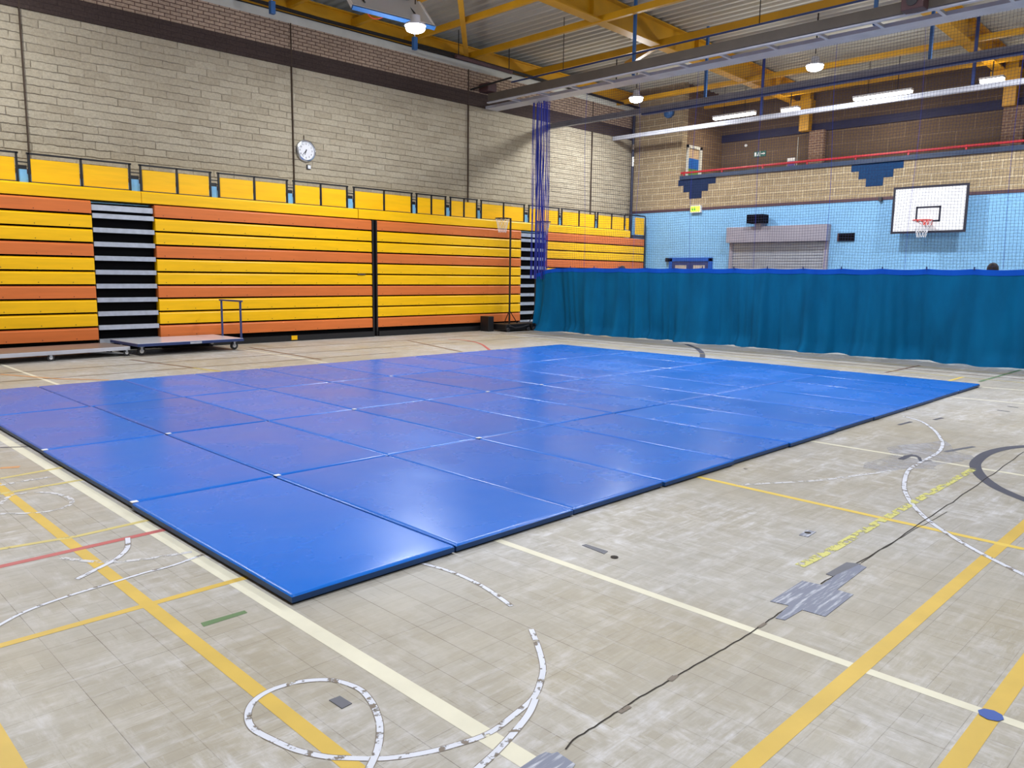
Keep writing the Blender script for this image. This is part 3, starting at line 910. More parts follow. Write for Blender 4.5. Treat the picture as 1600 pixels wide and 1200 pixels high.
# ------------------------------------------------------------------ end wall fittings
# roller shutter
y0, y1 = 9.45, 12.55
t = empty('roller_shutter', (XE, 11, 0), 'grey roller shutter with long box housing in the blue wall', 'shutter')
MB().box(XE-.28, XE-.001, y0, y1, 2.55, 3.01).build('housing', M_['shutter_grey'], t, bevel=.01)
for a, b in ((y0+.02, y0+.13), (y1-.13, y1-.02)):
    MB().box(XE-.1, XE-.001, a, b, 0, 2.55).build('guide_rail', M_['shutter_grey'], t)
m = MB(); z = 0.02
vs = []
while z < 2.5:
    for dx, dz in ((0, 0), (-.016, .012), (-.02, .03), (-.016, .06), (0, .07)):
        vs += [(XE-.05+dx, y0+.13, z+dz), (XE-.05+dx, y1-.13, z+dz)]
    z += .082
m.add(vs, [(2*i, 2*i+1, 2*i+3, 2*i+2) for i in range(len(vs)//2-1)])
m.build('slat_curtain', M_['slat'], t)
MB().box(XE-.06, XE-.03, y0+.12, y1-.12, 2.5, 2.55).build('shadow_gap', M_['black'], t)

# double door
d0, d1 = 13.14, 14.72
t = empty('door_1', (XE, 13.9, 0), 'blue framed double door with small glazed panes behind the curtain', 'door'); tag(t, kind='structure')
m = MB(); m.box(XE-.06, XE-.001, d0, d0+.12, 0, 2.1); m.box(XE-.06, XE-.001, d1-.12, d1, 0, 2.1); m.box(XE-.06, XE-.001, d0, d1, 2.0, 2.12)
m.build('frame', M_['door_blue'], t)
for a, b in ((d0+.12, (d0+d1)/2-.005), ((d0+d1)/2+.005, d1-.12)):
    lf = MB().box(XE-.045, XE-.02, a, b, 0.01, 1.995).build('leaf', M_['navy_steel'], t)
    MB().box(XE-.05, XE-.044, a+.12, b-.12, 1.2, 1.88).build('pane', M_['alu'], lf)
k = onx(1044, 406, XE)
tag(MB().box(XE-.12, XE-.001, k.y-.04, k.y+.04, k.z-.06, k.z+.06).build('door_sounder', M_['black'], bevel=.01), 'tiny black box beside the blue door frame top corner', 'sensor')

# lit exit sign
k = onx(1089, 328, XE)
t = empty('exit_sign', (XE, k.y, k.z), 'lit yellow and green exit sign at the top of the blue wall', 'sign')
MB().box(XE-.1, XE-.001, k.y-.19, k.y+.19, k.z-.09, k.z+.13).build('case', M_['white'], t, bevel=.01)
f = MB().box(XE-.11, XE-.1, k.y-.17, k.y+.17, k.z-.06, k.z+.11).build('face', M_['exit_glow'], t)
m = MB()
for dy in (.1, .02):
    m.box(XE-.113, XE-.11, k.y+dy-.012, k.y+dy+.022, k.z-.02, k.z+.05); m.lathe([(.016, 0), (.016, .003)], (XE-.113, k.y+dy, k.z+.075), 10, 'x')
    m.box(XE-.113, XE-.11, k.y+dy-.03, k.y+dy-.015, k.z-.05, k.z+.03)
m.build('running_man', M_['exit_dark'], t)

# black wall heater / loudspeaker on a bracket
k = onx(1185, 342, XE-.25)
t = empty('wall_speaker', (XE, k.y, k.z), 'black box loudspeaker on a wedge bracket above the shutter', 'loudspeaker')
MB().box(XE-.45, XE-.1, k.y-.25, k.y+.28, k.z-.13, k.z+.12).build('cabinet', M_['black_matt'], t, bevel=.012)
m = MB(); vs = [(XE-.02, k.y-.15, k.z-.13), (XE-.02, k.y+.12, k.z-.13), (XE-.3, k.y+.1, k.z-.13), (XE-.3, k.y-.12, k.z-.13), (XE-.285, k.y+.03, k.z-.38), (XE-.285, k.y-.04, k.z-.38)]
m.add(vs, [(0, 1, 2, 3), (0, 3, 5), (1, 4, 2), (2, 4, 5, 3), (0, 5, 4, 1)])
m.build('bracket', M_['shutter_grey'], t)
MB().box(XE-.1, XE-.001, k.y-.06, k.y+.06, k.z-.05, k.z+.05).build('arm', M_['dark_grey'], t)

k = onx(1322.5, 370, XE)
t = empty('wall_vent', (XE, k.y, k.z), 'small dark slotted vent in the blue wall between shutter and hoop', 'vent')
m = MB(); m.box(XE-.03, XE-.001, k.y-.23, k.y+.23, k.z-.12, k.z+.1); m.build('box', M_['black_matt'], t)
MB().box(XE-.04, XE-.001, k.y+.2, k.y+.235, k.z-.12, k.z+.1).build('edge', M_['trim'], t)
k = onx(1377, 311, XE)
tag(MB().box(XE-.08, XE-.001, k.y-.04, k.y+.04, k.z-.06, k.z+.04).build('wall_bracket', M_['dark_grey']), 'small dark bracket under the brown trim left of the hoop board', 'bracket')

k = onx(1045, 176, XE-.1)
tag(MB().lathe([(.14, 0), (.17, -.06), (.17, -.14), (.1, -.2), (.02, -.21)], (XE-.001, k.y, k.z), 18, 'x').build('wall_speaker', M_['blue_steel'], smooth=True), 'round blue unit high on the end wall beside the corner pipe', 'loudspeaker')

# backboard and hoop
BY0, BY1, BZ0, BZ1 = 6.07, 7.85, 2.71, 3.9
BX = XE-.35
sc_ = BX/XE
BY0, BY1 = BY0*sc_, BY1*sc_; BZ0 = H+(BZ0-H)*sc_; BZ1 = H+(BZ1-H)*sc_
cy = (BY0+BY1)/2
t = empty('basketball_backboard', (XE, cy, BZ0), 'white basketball board with black border on the blue end wall', 'basketball hoop')
MB().box(BX, BX+.03, BY0, BY1, BZ0, BZ1).build('board', M_['white'], t)
m = MB(); b = .05
for a in ((BY0-.005, BY1+.005, BZ0-.005, BZ0+b), (BY0-.005, BY1+.005, BZ1-b, BZ1+.005), (BY0-.005, BY0+b, BZ0+b, BZ1-b), (BY1-b, BY1+.005, BZ0+b, BZ1-b)):
    m.box(BX-.006, BX+.034, *a)
m.build('border', M_['black_line'], t)
m = MB(); q0, q1, r0, r1 = cy-.29, cy+.30, BZ0+.27, BZ0+.66
for a in ((q0, q1, r0, r0+.045), (q0, q1, r1-.045, r1), (q0, q0+.045, r0, r1), (q1-.045, q1, r0, r1)): m.box(BX-.003, BX, *a)
m.build('target_square', M_['black_line'], t)
m = MB()
for y in (cy-.5, cy+.5):
    for z in (BZ0+.3, BZ1-.3): m.tube([(BX+.03, y, z), (XE-.001, y, z)], .025, 6)
m.build('wall_frame', M_['dark_grey'], t)
MB().box(BX-.005, BX-.001, BY0+.18, BY0+.28, BZ0+.012, BZ0+.03).build('maker_plate', M_['white'], t)
hz = BZ0+.29; hx = BX-.38
rg = MB(); rg.torus((hx, cy, hz), .225, .012)
rg.build('ring', M_['orange_ring'], t, True)
m = MB(); m.box(BX-.16, BX, cy-.07, cy+.07, hz-.1, hz+.01); m.tube([(BX-.01, cy-.1, hz-.1), (hx+.1, cy-.2, hz)], .008, 6); m.tube([(BX-.01, cy+.1, hz-.1), (hx+.1, cy+.2, hz)], .008, 6)
m.build('bracket', M_['orange_ring'], t)


def hoop_net(c, r0, r1, ln, n, rows, rad, name, mat, parent):
    m = MB()
    for k in range(n):
        for sgn in (1, -1):
            pts = []
            for j in range(rows*2+1):
                u = j/(rows*2); a = 2*PI*(k+sgn*u*rows*.5)/n
                r = r0+(r1-r0)*u**.7
                pts.append((c[0]+math.cos(a)*r, c[1]+math.sin(a)*r, c[2]-ln*u))
            m.tube(pts, rad, 4, caps=False)
    return m.build(name, mat, parent)


hoop_net((hx, cy, hz), .22, .1, .42, 12, 5, .0045, 'net', M_['cord'], t)

# red pipe rail on the gallery edge
t = empty('gallery_rail', (XE-.1, 5, 4.7), 'red pipe rail along the dark ledge of the gallery', 'rail')
MB().tube([(XE-.03, YN+.1, 4.79), (XE-.03, 14.42, 4.79)], .032, 8).build('pipe', M_['red'], t, True)
m = MB(); y = 14.3
while y > YN+.5:
    m.box(XE-.045, XE-.015, y-.02, y+.02, 4.70, 4.83); y -= 1.35
m.build('bracket', M_['red'], t)

# gallery fittings
t = empty('door_2', (22.7, YG, 4.55), 'white framed opening with blue and green panel in the gallery side wall', 'door'); tag(t, kind='structure')
x0, x1, zt = 22.34, 23.2, 5.72
m = MB(); m.box(x0, x0+.07, YG-.05, YG-.001, 4.55, zt); m.box(x1-.14, x1, YG-.05, YG-.001, 4.55, zt); m.box(x0, x1, YG-.05, YG-.001, zt-.09, zt)
m.build('frame', M_['plaster'], t)
for z0, z1, mt in ((4.56, 4.99, 'green_panel'), (4.99, 5.32, 'blue_panel'), (5.32, 5.64, 'beige')):
    MB().box(x0+.07, x1-.14, YG-.012, YG-.002, z0, z1).build('panel', M_[mt], t)
k = onx(1187.5, 240.5, XG)
t = empty('exit_sign', (XG, k.y, k.z), 'unlit dark green exit sign with arrow on the gallery wall', 'sign')
MB().box(XG-.02, XG-.001, k.y-.21, k.y+.21, k.z-.085, k.z+.085).build('plate', M_['sign_green'], t)
m = MB(); x = XG-.024
m.box(x, XG-.02, k.y-.15, k.y-.05, k.z-.012, k.z+.012)
m.add([(x, k.y-.19, k.z), (x, k.y-.13, k.z+.045), (x, k.y-.13, k.z-.045)], [(0, 1, 2)])
m.box(x, XG-.02, k.y-.02, k.y-.01, k.z-.085, k.z+.085)
m.lathe([(.015, 0), (.015, .004)], (x, k.y+.05, k.z+.045), 10, 'x'); m.box(x, XG-.02, k.y+.03, k.y+.065, k.z-.02, k.z+.03)
m.box(x, XG-.02, k.y+.06, k.y+.09, k.z-.06, k.z-.015); m.box(x, XG-.02, k.y+.015, k.y+.035, k.z-.06, k.z-.02)
m.box(x, XG-.02, k.y+.12, k.y+.18, k.z-.06, k.z+.06)
m.build('arrow_and_figure', M_['white'], t)
k = onx(1166, 227.5, XG)
tag(MB().lathe([(.045, 0), (.05, -.02), (.04, -.04)], (XG-.001, k.y, k.z), 14, 'x').build('wall_sensor', M_['white'], smooth=True), 'small round white sensor on the gallery wall left of the dark exit sign', 'sensor')
k = onx(1236.5, 255, XG)
t = empty('notice_sign', (XG, k.y, k.z), 'small white and purple notice behind the red gallery rail', 'notice')
MB().box(XG-.03, XG-.001, k.y-.13, k.y+.13, k.z-.14, k.z+.16).build('sheet', M_['white'], t)
MB().box(XG-.034, XG-.03, k.y-.12, k.y+.12, k.z-.1, k.z+.06).build('print', M_['purple'], t)
k = onx(1248, 214, XG)
tag(MB().tube([(XG-.02, k.y, k.z), (XG-.02, k.y, 4.56)], .012, 6).build('conduit', M_['plaster']), 'thin pale vertical conduit on the gallery wall', 'pipe')
# corner pipe
t = empty('corner_pipe', (21.9, 16.2, 3.4), 'dark blue vertical pipe in the corner with bright metal clamp', 'pipe')
MB().tube([(21.9, 16.25, 0), (21.9, 16.25, 6.9)], .05, 10).build('pipe', M_['pipe_navy'], t, True)
m = MB(); m.tube([(21.9, 16.25, 5.15), (21.9, 16.25, 5.45)], .055, 10); m.tube([(21.9, 16.25, 5.68), (21.9, 16.25, 5.85)], .055, 10)
m.build('sleeve', M_['chrome'], t)

# ------------------------------------------------------------------ curtain rails
YEND = YN+.02


def hanger_z(x): return deck_z(x)-.02


t = empty('curtain_rail', (15.5, 5, 6), 'wide twin curtain rail nearest the camera, carrying the blue net', 'rail')
MB().box(15.25, 15.68, YEND, YW-.05, 6.0, 6.07).build('track', M_['light_steel'], t)
m = MB(); m.box(14.78, 14.86, YEND, YW-.6, 6.0, 6.03)
m.build('track_edge', M_['light_steel'], t)
MB().box(14.72, 14.80, YEND, YW-.7, 6.03, 6.22).build('beam', M_['brown_steel'], t)
m = MB(); y = -6.4
ties = []
while y < 15.6:
    ties.append(y); y += 1.02
for y in ties:
    MB().box(14.86, 15.25, y-.03, y+.03, 6.0, 6.05).build('cross_tie', M_['light_steel'], t)
for y in (-5, .4, 5.95, 11.3):
    MB().box(15.12, 15.18, y-.03, y+.03, 6.05, hanger_z(15.15)).build('hanger', M_['blue_steel'], t)
t = empty('curtain_rail', (17.9, 5, 5.95), 'middle grey curtain rail behind the net', 'rail')
m = MB(); m.box(17.84, 17.96, YEND, YW-.02, 5.83, 5.97); m.build('track', M_['grey_steel'], t)
MB().box(17.83, 17.97, YEND, 13, 5.79, 5.83).build('runner', M_['navy_steel'], t)
for y in (-5, .4, 5.87, 11.1):
    MB().box(17.87, 17.93, y-.03, y+.03, 5.97, hanger_z(17.9)).build('hanger', M_['blue_steel'], t)
t = empty('curtain_rail', (21, 5, 5.95), 'far pale curtain rail close to the gallery', 'rail')
MB().box(20.95, 21.06, YEND, YW-.02, 5.88, 6.0).build('track', M_['light_steel'], t)
for y in (-5, .4, 5.9, 11.2):
    MB().box(20.97, 21.03, y-.03, y+.03, 6.0, hanger_z(21)).build('hanger', M_['navy_steel'], t)
k = onx(1428, 6, 14.6)
mt = MB().box(14.45, 14.71, k.y-.2, k.y+.16, k.z-.12, k.z+.3).build('motor', M_['trim'], [o for o in bpy.data.objects if o.name == 'curtain_rail'][0], bevel=.02)
MB().lathe([(.09, 0), (.09, -.02)], (14.45, k.y-.02, k.z+.02), 16, 'x').build('fan_cover', M_['dark_grey'], mt)
# service cables above the first rail
t = empty('service_cable', (15, 5, 6.5), 'blue pull cable strung across the roof above the twin rail', 'cable')
MB().tube([(15.1, YEND, 6.55), (15.1, 15.2, 6.5)], .022, 6).build('cable', M_['navy_steel'], t)
for y in (3.1, 8.2, 13.4): MB().tube([(15.1, y, 6.52), (15.1, y, hanger_z(15.1))], .01, 5).build('drop_rod', M_['black'], t)
t = empty('service_cable', (15.5, 5, 6.5), 'thin black power cable strung beside the blue cable', 'cable')
MB().tube([(15.55, YEND, 6.5), (15.55, 12, 6.45), (15.5, 15.3, 6.4)], .013, 6).build('cable', M_['black'], t)
for y in (2.4, 7.2, 12.1): MB().tube([(15.55, y, 6.05), (15.55, y, 6.62)], .014, 5).build('drop_rod', M_['black'], t)
# winding gear on the left wall
t = empty('winch_gear', (15, 16, 6.7), 'dark red winding shaft and motor near the top of the left wall', 'winch')
MB().tube([(13.6, 15.7, 6.95), (15.6, 15.7, 6.92)], .05, 8).build('shaft', M_['trim'], t)
MB().tube([(12.4, 15.9, 6.98), (13.7, 15.8, 6.96)], .025, 6).build('cable', M_['black'], t)
m = MB(); m.box(15.0, 15.35, 16.0, 16.36, 6.4, 6.62); m.build('motor', M_['trim'], t, bevel=.03)
MB().tube([(15.1, 15.2, 6.62), (14.7, 16.36, 6.42)], .025, 6).build('arm', M_['black'], t)
MB().tube([(13.7, 15.7, 7.0), (13.7, 15.7, 7.6)], .012, 5).build('drop_rod', M_['black'], t)
MB().tube([(15.5, 15.7, 6.92), (15.5, 15.7, 7.6)], .012, 5).build('drop_rod', M_['black'], t)
t = empty('cable_tray', (8, 16, 7), 'black cable bundle under the edge beam on the left wall', 'cable')
MB().tube([(-2, 16.1, 7.12), (7, 16.1, 7.14), (10, 16.12, 7.1), (14, 16.1, 7.12), (22, 16.12, 7.02)], .04, 6).build('bundle', M_['black'], t)

# ------------------------------------------------------------------ divider curtain with net above
CX = 15.65
YC1, YC0 = 14.72, -5.5
t = empty('divider_curtain', (CX, 5, 0), 'teal divider curtain with blue hem and fine net hanging from the twin rail', 'curtain')


def fold(y, u):
    """sideways drape at height fraction u (0 floor, 1 top)"""
    a = .05*math.sin(y*4.3+1.6*math.sin(y*.9))+.04*math.sin(y*9.7+2.4*math.sin(y*1.7))*(.6+.4*math.sin(y*1.1))+.012*math.sin(y*25+4*math.sin(y*2.3))
    b = .06*math.sin(y*2.3+1.7*(1-u)+.8*math.sin(y*.55))
    a += .085*(1-abs(math.sin(y*2.05+.9*math.sin(y*.7)+.25*(1-u)*math.sin(y*3.3))))**1.7+.04*(1-abs(math.sin(y*3.4+2.1*math.sin(y*.45))))**2
    return a*(.45+1.1*(1-u)**.8)+b*(1-u)**1.2*1.3


def top_z(y):
    s = abs(math.sin((y-.2)*PI/.78))
    z = 1.705-.018*s
    if y > 14: z -= .2*(y-14)
    return z


m = MB(); NY, NZ = 900, 22
for j in range(NZ+1):
    u = j/NZ
    for i in range(NY+1):
        y = YC0+(YC1-YC0)*i/NY
        zt = top_z(y)-.07
        fl = max(0, 1-u*7)
        x = CX+fold(y, u)-.02-.09*fl**1.5*(1+.7*math.sin(y*6.3+2*math.sin(y*1.3)))
        sway = .05*(1-u)*math.sin(y*3.1+1.2)
        z = zt*u+(.004+.012*(1+math.sin(y*8+math.sin(y*3))))*(1-u)
        m.v.append((x, y+sway+(.12*(1-u)**3 if y > 14.3 else 0), z))
for j in range(NZ):
    for i in range(NY):
        a = j*(NY+1)+i; m.f.append((a, a+1, a+NY+2, a+NY+1)); m.mi.append(0)
m.build('skirt', M_['teal'], t, True)
m = MB()
for j in range(3):
    for i in range(NY+1):
        y = YC0+(YC1-YC0)*i/NY
        m.v.append((CX+fold(y, 1)-.027+.004*j, y, top_z(y)-.1+.05*j))
for j in range(2):
    for i in range(NY):
        a = j*(NY+1)+i; m.f.append((a, a+1, a+NY+2, a+NY+1)); m.mi.append(0)
m.build('hem_band', M_['hem'], t, True)
m = MB(); y = .2
y = YC0+.3
tk = [.2+.78*k for k in range(-7, 19)]
for y in tk:
    if YC0 < y < YC1:
        m.tube([(CX-.03, y, 1.69), (CX-.03, y, 1.745)], .013, 5)
m.build('tie', M_['navy_steel'], t)


def netx(y, z):
    return CX+.06*math.sin(y*2.1+.5*z)*(.3+.7*math.sin((z-1.7)/4.3*PI))+.02*math.sin(y*5.3+z)


NR = .0023
m = MB(); CELL = .055
y = -1.5
while y < 14.35:
    pts = [(netx(y, z), y+.02*math.sin(z*1.3+y), z) for z in [1.7+4.3*k/14 for k in range(15)]]
    m.tube(pts, NR, 3, caps=False); y += CELL
z = 1.75
while z < 5.98:
    pts = [(netx(yy, z), yy+.02*math.sin(z*1.3+yy), z+.012*math.sin(yy*4)) for yy in [-1.5+15.85*k/110 for k in range(111)]]
    m.tube(pts, NR, 3, caps=False); z += CELL
net = m.build('net_mesh', M_['net'], t)
m = MB()
for y in [-1.0+.78*k*2 for k in range(10)]:
    m.tube([(netx(y, z)-.003, y+.02*math.sin(z*1.3+y), z) for z in [1.7+4.3*k/14 for k in range(15)]], .0035, 4, caps=False)
m.build('net_seam', M_['net_blue'], t)
# gathered end of the net
m = MB()
for i in range(46):
    y0 = random.uniform(14.36, 14.86); x0 = CX+random.uniform(-.12, .12); ph = random.uniform(0, 6)
    if .35 < (y0-14.36)/.5 < .62 and i % 3: y0 = random.choice((random.uniform(14.38, 14.5), random.uniform(14.72, 14.86)))
    m.tube([(x0+.015*math.sin(z*2+ph), y0+.009*math.sin(z*1.1+ph), z) for z in [1.4+4.6*k/10 for k in range(11)]], random.choice((.004, .005, .009)), 4, caps=False)
m.build('gathered_net', M_['net_blue'], t)

# ------------------------------------------------------------------ free-standing netball posts


def netball(x, y, flip, label):
    t = empty('netball_post', (x, y, 0), label, 'netball post', 'free-standing netball posts')
    MB().tube([(x, y, .1), (x, y, 2.99)], .026, 10).build('pole', M_['black'], t, True)
    m = MB(); c = (x-.3*flip, y, 2.965); m.torus(c, .19, .012, n=24, m=6); m.tube([(x, y, 2.965), (x-.11*flip, y, 2.965)], .012, 6)
    m.build('ring', M_['black'], t)
    hoop_net(c, .185, .1, .36, 10, 4, .004, 'net', M_['cord'], t)
    m = MB(); m.box(x-.42, x+.5, y-.3, y+.28, .03, .2)
    m.build('base', M_['black'], t, bevel=.02)
    m = MB(); m.tube([(x, y, .55), (x+.3, y, .2)], .012, 6); m.tube([(x, y, .55), (x, y+.2, .2)], .012, 6); m.build('stay', M_['black'], t)
    for dx in (-.36, .42):
        MB().lathe([(.05, -.02), (.055, -.01), (.055, .01), (.05, .02)], (x+dx, y-.32, .055), 14, 'y').build('wheel', M_['rubber'], t)
    m = MB(); m.tube([(x-.3, y-.31, .16), (x-.1, y-.32, .1), (x+.2, y-.32, .12), (x+.44, y-.31, .16)], .02, 6); m.build('handle_bar', M_['dark_grey'], t)


netball(14.96, 15.03, 1, 'black free-standing netball post with white net before the seating')
netball(15.95, 15.02, -1, 'black free-standing netball post half hidden behind the blue net')
t = empty('weight_block', (15.4, 15.2, 0), 'low black weight block on the floor behind the netball post base', 'weight block')
MB().box(14.25, 14.45, 15.1, 15.42, 0, .4).build('block', M_['black'], t, bevel=.01)

# ------------------------------------------------------------------ platform and trolley by the seating


def caster(x, y, rz, parent, r=.062):
    c = MB(); c.lathe([(r*.55, -.016), (r, -.014), (r, .014), (r*.55, .016)], (x, y, r), 18, 'y')
    wv = c.build('caster', M_['rubber'], parent, True)
    m = MB(); m.lathe([(r*.5, -.018), (r*.5, .018)], (x, y, r), 12, 'y'); m.build('hub', M_['white'], wv)
    m = MB(); m.box(x-.02, x+.02, y-.026, y-.02, r, r*2.05); m.box(x-.02, x+.02, y+.02, y+.026, r, r*2.05); m.box(x-.045, x+.045, y-.03, y+.03, r*2.02, r*2.02+.012)
    m.build('fork', M_['alu'], wv)


TZ = .225
A = onz(215, 537.5, TZ); B = onz(381, 528.5, TZ)
ang = math.atan2(B.y-A.y, B.x-A.x); LN = (B-A).length; WD = 1.23
t = empty('platform_trolley', (0, 0, 0), 'flat blue trolley with push handle and pale deck in front of the seating', 'trolley')
MB().box(0, LN, 0, WD, TZ-.055, TZ-.004).build('frame', M_['navy_steel'], t, bevel=.004)
kd = NT('pale_laminate'); kd.color(lin((228, 230, 240))); kd.b.inputs['Roughness'].default_value = .12
MB().box(.01, LN-.01, .01, WD-.01, TZ-.004, TZ+.002).build('deck', kd.m, t)
m = MB()
for y in (.03, WD-.46): m.box(LN-.05, LN-.02, y-.015, y+.015, TZ-.05, .94)
m.box(LN-.055, LN-.015, -.03, WD-.4, .92, .95)
m.build('push_handle', M_['navy_steel'], t)
q = MB().box(LN*.47, LN*.58, -.004, 0, TZ-.05, TZ-.012).build('name_plate', M_['alu'], t)
for x, y in ((.14, .2), (LN-.1, .2), (.14, WD-.12), (LN-.1, WD-.12)): caster(x, y, 0, t, .075)
t.location = (A.x, A.y, 0); t.rotation_euler = (0, 0, ang)

PZ = .17
A = onz(203.5, 541, PZ); B = onz(0, 553.5, PZ)
ang = math.atan2(A.y-B.y, A.x-B.x); LN = 3.4
t = empty('low_platform', (0, 0, 0), 'low grey topped platform on castors at the left photo edge', 'platform')
MB().box(-LN, 0, 0, .98, PZ-.065, PZ-.002).build('frame', M_['light_steel'], t, bevel=.004)
kd = plain('grey_board_top', (128, 112, 104), .35)
MB().box(-LN+.012, -.012, .012, .968, PZ-.002, PZ+.003).build('deck', kd, t)
for x in (-.05, -1.28, -2.55, -3.3): caster(x, .05, 0, t, .055)
for x in (-.06, -3.3): caster(x, .7, 0, t, .055)
MB().tube([(-.1, .05, .05), (-.75, .3, .1)], .01, 6).build('brace', M_['alu'], t)
t.location = (A.x, A.y, 0); t.rotation_euler = (0, 0, ang)

# ------------------------------------------------------------------ folded ceiling hoop over the left wall
BB_A = onx(523, 3, 9.6); BB_B = onx(680, 44, 11.6)
Bl = Vector((9.75, 14.0, 7.0))


def local(o, ux, uy, un):
    return lambda a, b, c=0: o+ux*a+uy*b+un*c


o_ = onz(680, 43, 6.55)                       # lower outer corner
e_ = onz(527, 4, 6.62)
ux = (e_-o_).normalized()
up = (onx(640, -3, o_.x-.05)-o_)
up = (up-ux*up.dot(ux)).normalized()
un = ux.cross(up).normalized()
if un.z > 0: un = -un
LB = 1.85; HB = 1.25
Lc = local(o_, ux, up, un)
t = empty('folded_backboard', tuple(o_), 'clear and white ceiling-hung basketball board folded up beside the left lamp', 'basketball hoop')


def slab(a0, a1, b0, b1, c0, c1, m):
    P_ = [Lc(a, b, c) for c in (c0, c1) for b in (b0, b1) for a in (a0, a1)]
    m.add(P_, [(0, 2, 3, 1), (4, 5, 7, 6), (0, 1, 5, 4), (2, 6, 7, 3), (0, 4, 6, 2), (1, 3, 7, 5)])
    return m


gl = NT('hazy_board_acrylic'); gl.color(lin((214, 218, 226))); gl.b.inputs['Roughness'].default_value = .25; gl.b.inputs['Transmission Weight'].default_value = .0; gl.b.inputs['Alpha'].default_value = .72
slab(.03, LB-.03, .03, HB-.03, -.01, .01, MB()).build('board', gl.m, t)
m = MB(); slab(0, LB, 0, .05, -.03, .035, m); slab(0, LB, HB-.05, HB, -.03, .035, m); slab(0, .045, .05, HB-.05, -.03, .035, m); slab(LB-.045, LB, .05, HB-.05, -.03, .035, m)
m.build('frame', M_['white'], t)
slab(.02, LB-.01, -.05, .0, -.04, .04, MB()).build('edge_pad', M_['blue_steel'], t)
m = MB(); slab(.6, 1.2, .18, .2, .011, .013, m); slab(.6, .62, .2, .6, .011, .013, m); slab(1.18, 1.2, .2, .6, .011, .013, m); slab(.6, 1.2, .6, .62, .011, .013, m)
m.build('target_square', M_['black_line'], t)
m = MB(); slab(.84, 1.0, .66, .86, .012, .1, m); m.build('bracket', M_['orange_ring'], t)
m = MB(); cR = Lc(.92, .86, .3)
m.tube([cR+(up*math.cos(a)+un*math.sin(a))*.0+(ux*math.cos(a)+un*math.sin(a))*.225 for a in [2*PI*k/24 for k in range(24)]], .011, 6, closed=True)
m.build('ring', M_['orange_ring'], t)
m = MB()
for a in (.35, 1.5):
    p = Lc(a, .9, -.03); q = Vector((p.x+.15, p.y+.9, deck_z(p.x)-.02)); m.tube([p, q], .025, 6)
    p = Lc(a, .25, -.03); m.tube([p, q], .018, 6)
m.tube([Lc(.3, .9, -.04), Lc(1.55, .9, -.04)], .02, 6)
m.build('support_frame', M_['black'], t)

# blue weighted pulls hanging below the roof
for px, y0, y1, lb in ((648, 58, 78, 'blue hanging pull weight just under the left lamp'), (425.5, 2, 22, 'blue hanging pull weight at the top edge of the photo, over the brick band')):
    a = ony(px, y1, 15.6); b = ony(px, y0, 15.6)
    t = empty('hanging_pull', tuple(a), lb, 'pull weight', 'blue hanging pulls')
    MB().box(a.x-.055, a.x+.055, 15.55, 15.65, a.z, b.z).build('weight', M_['blue_steel'], t, bevel=.01)
    MB().tube([(a.x, 15.6, b.z), (a.x, 15.6, deck_z(a.x)-.02)], .014, 6).build('rod', M_['cord'], t)

# ------------------------------------------------------------------ people behind the curtain


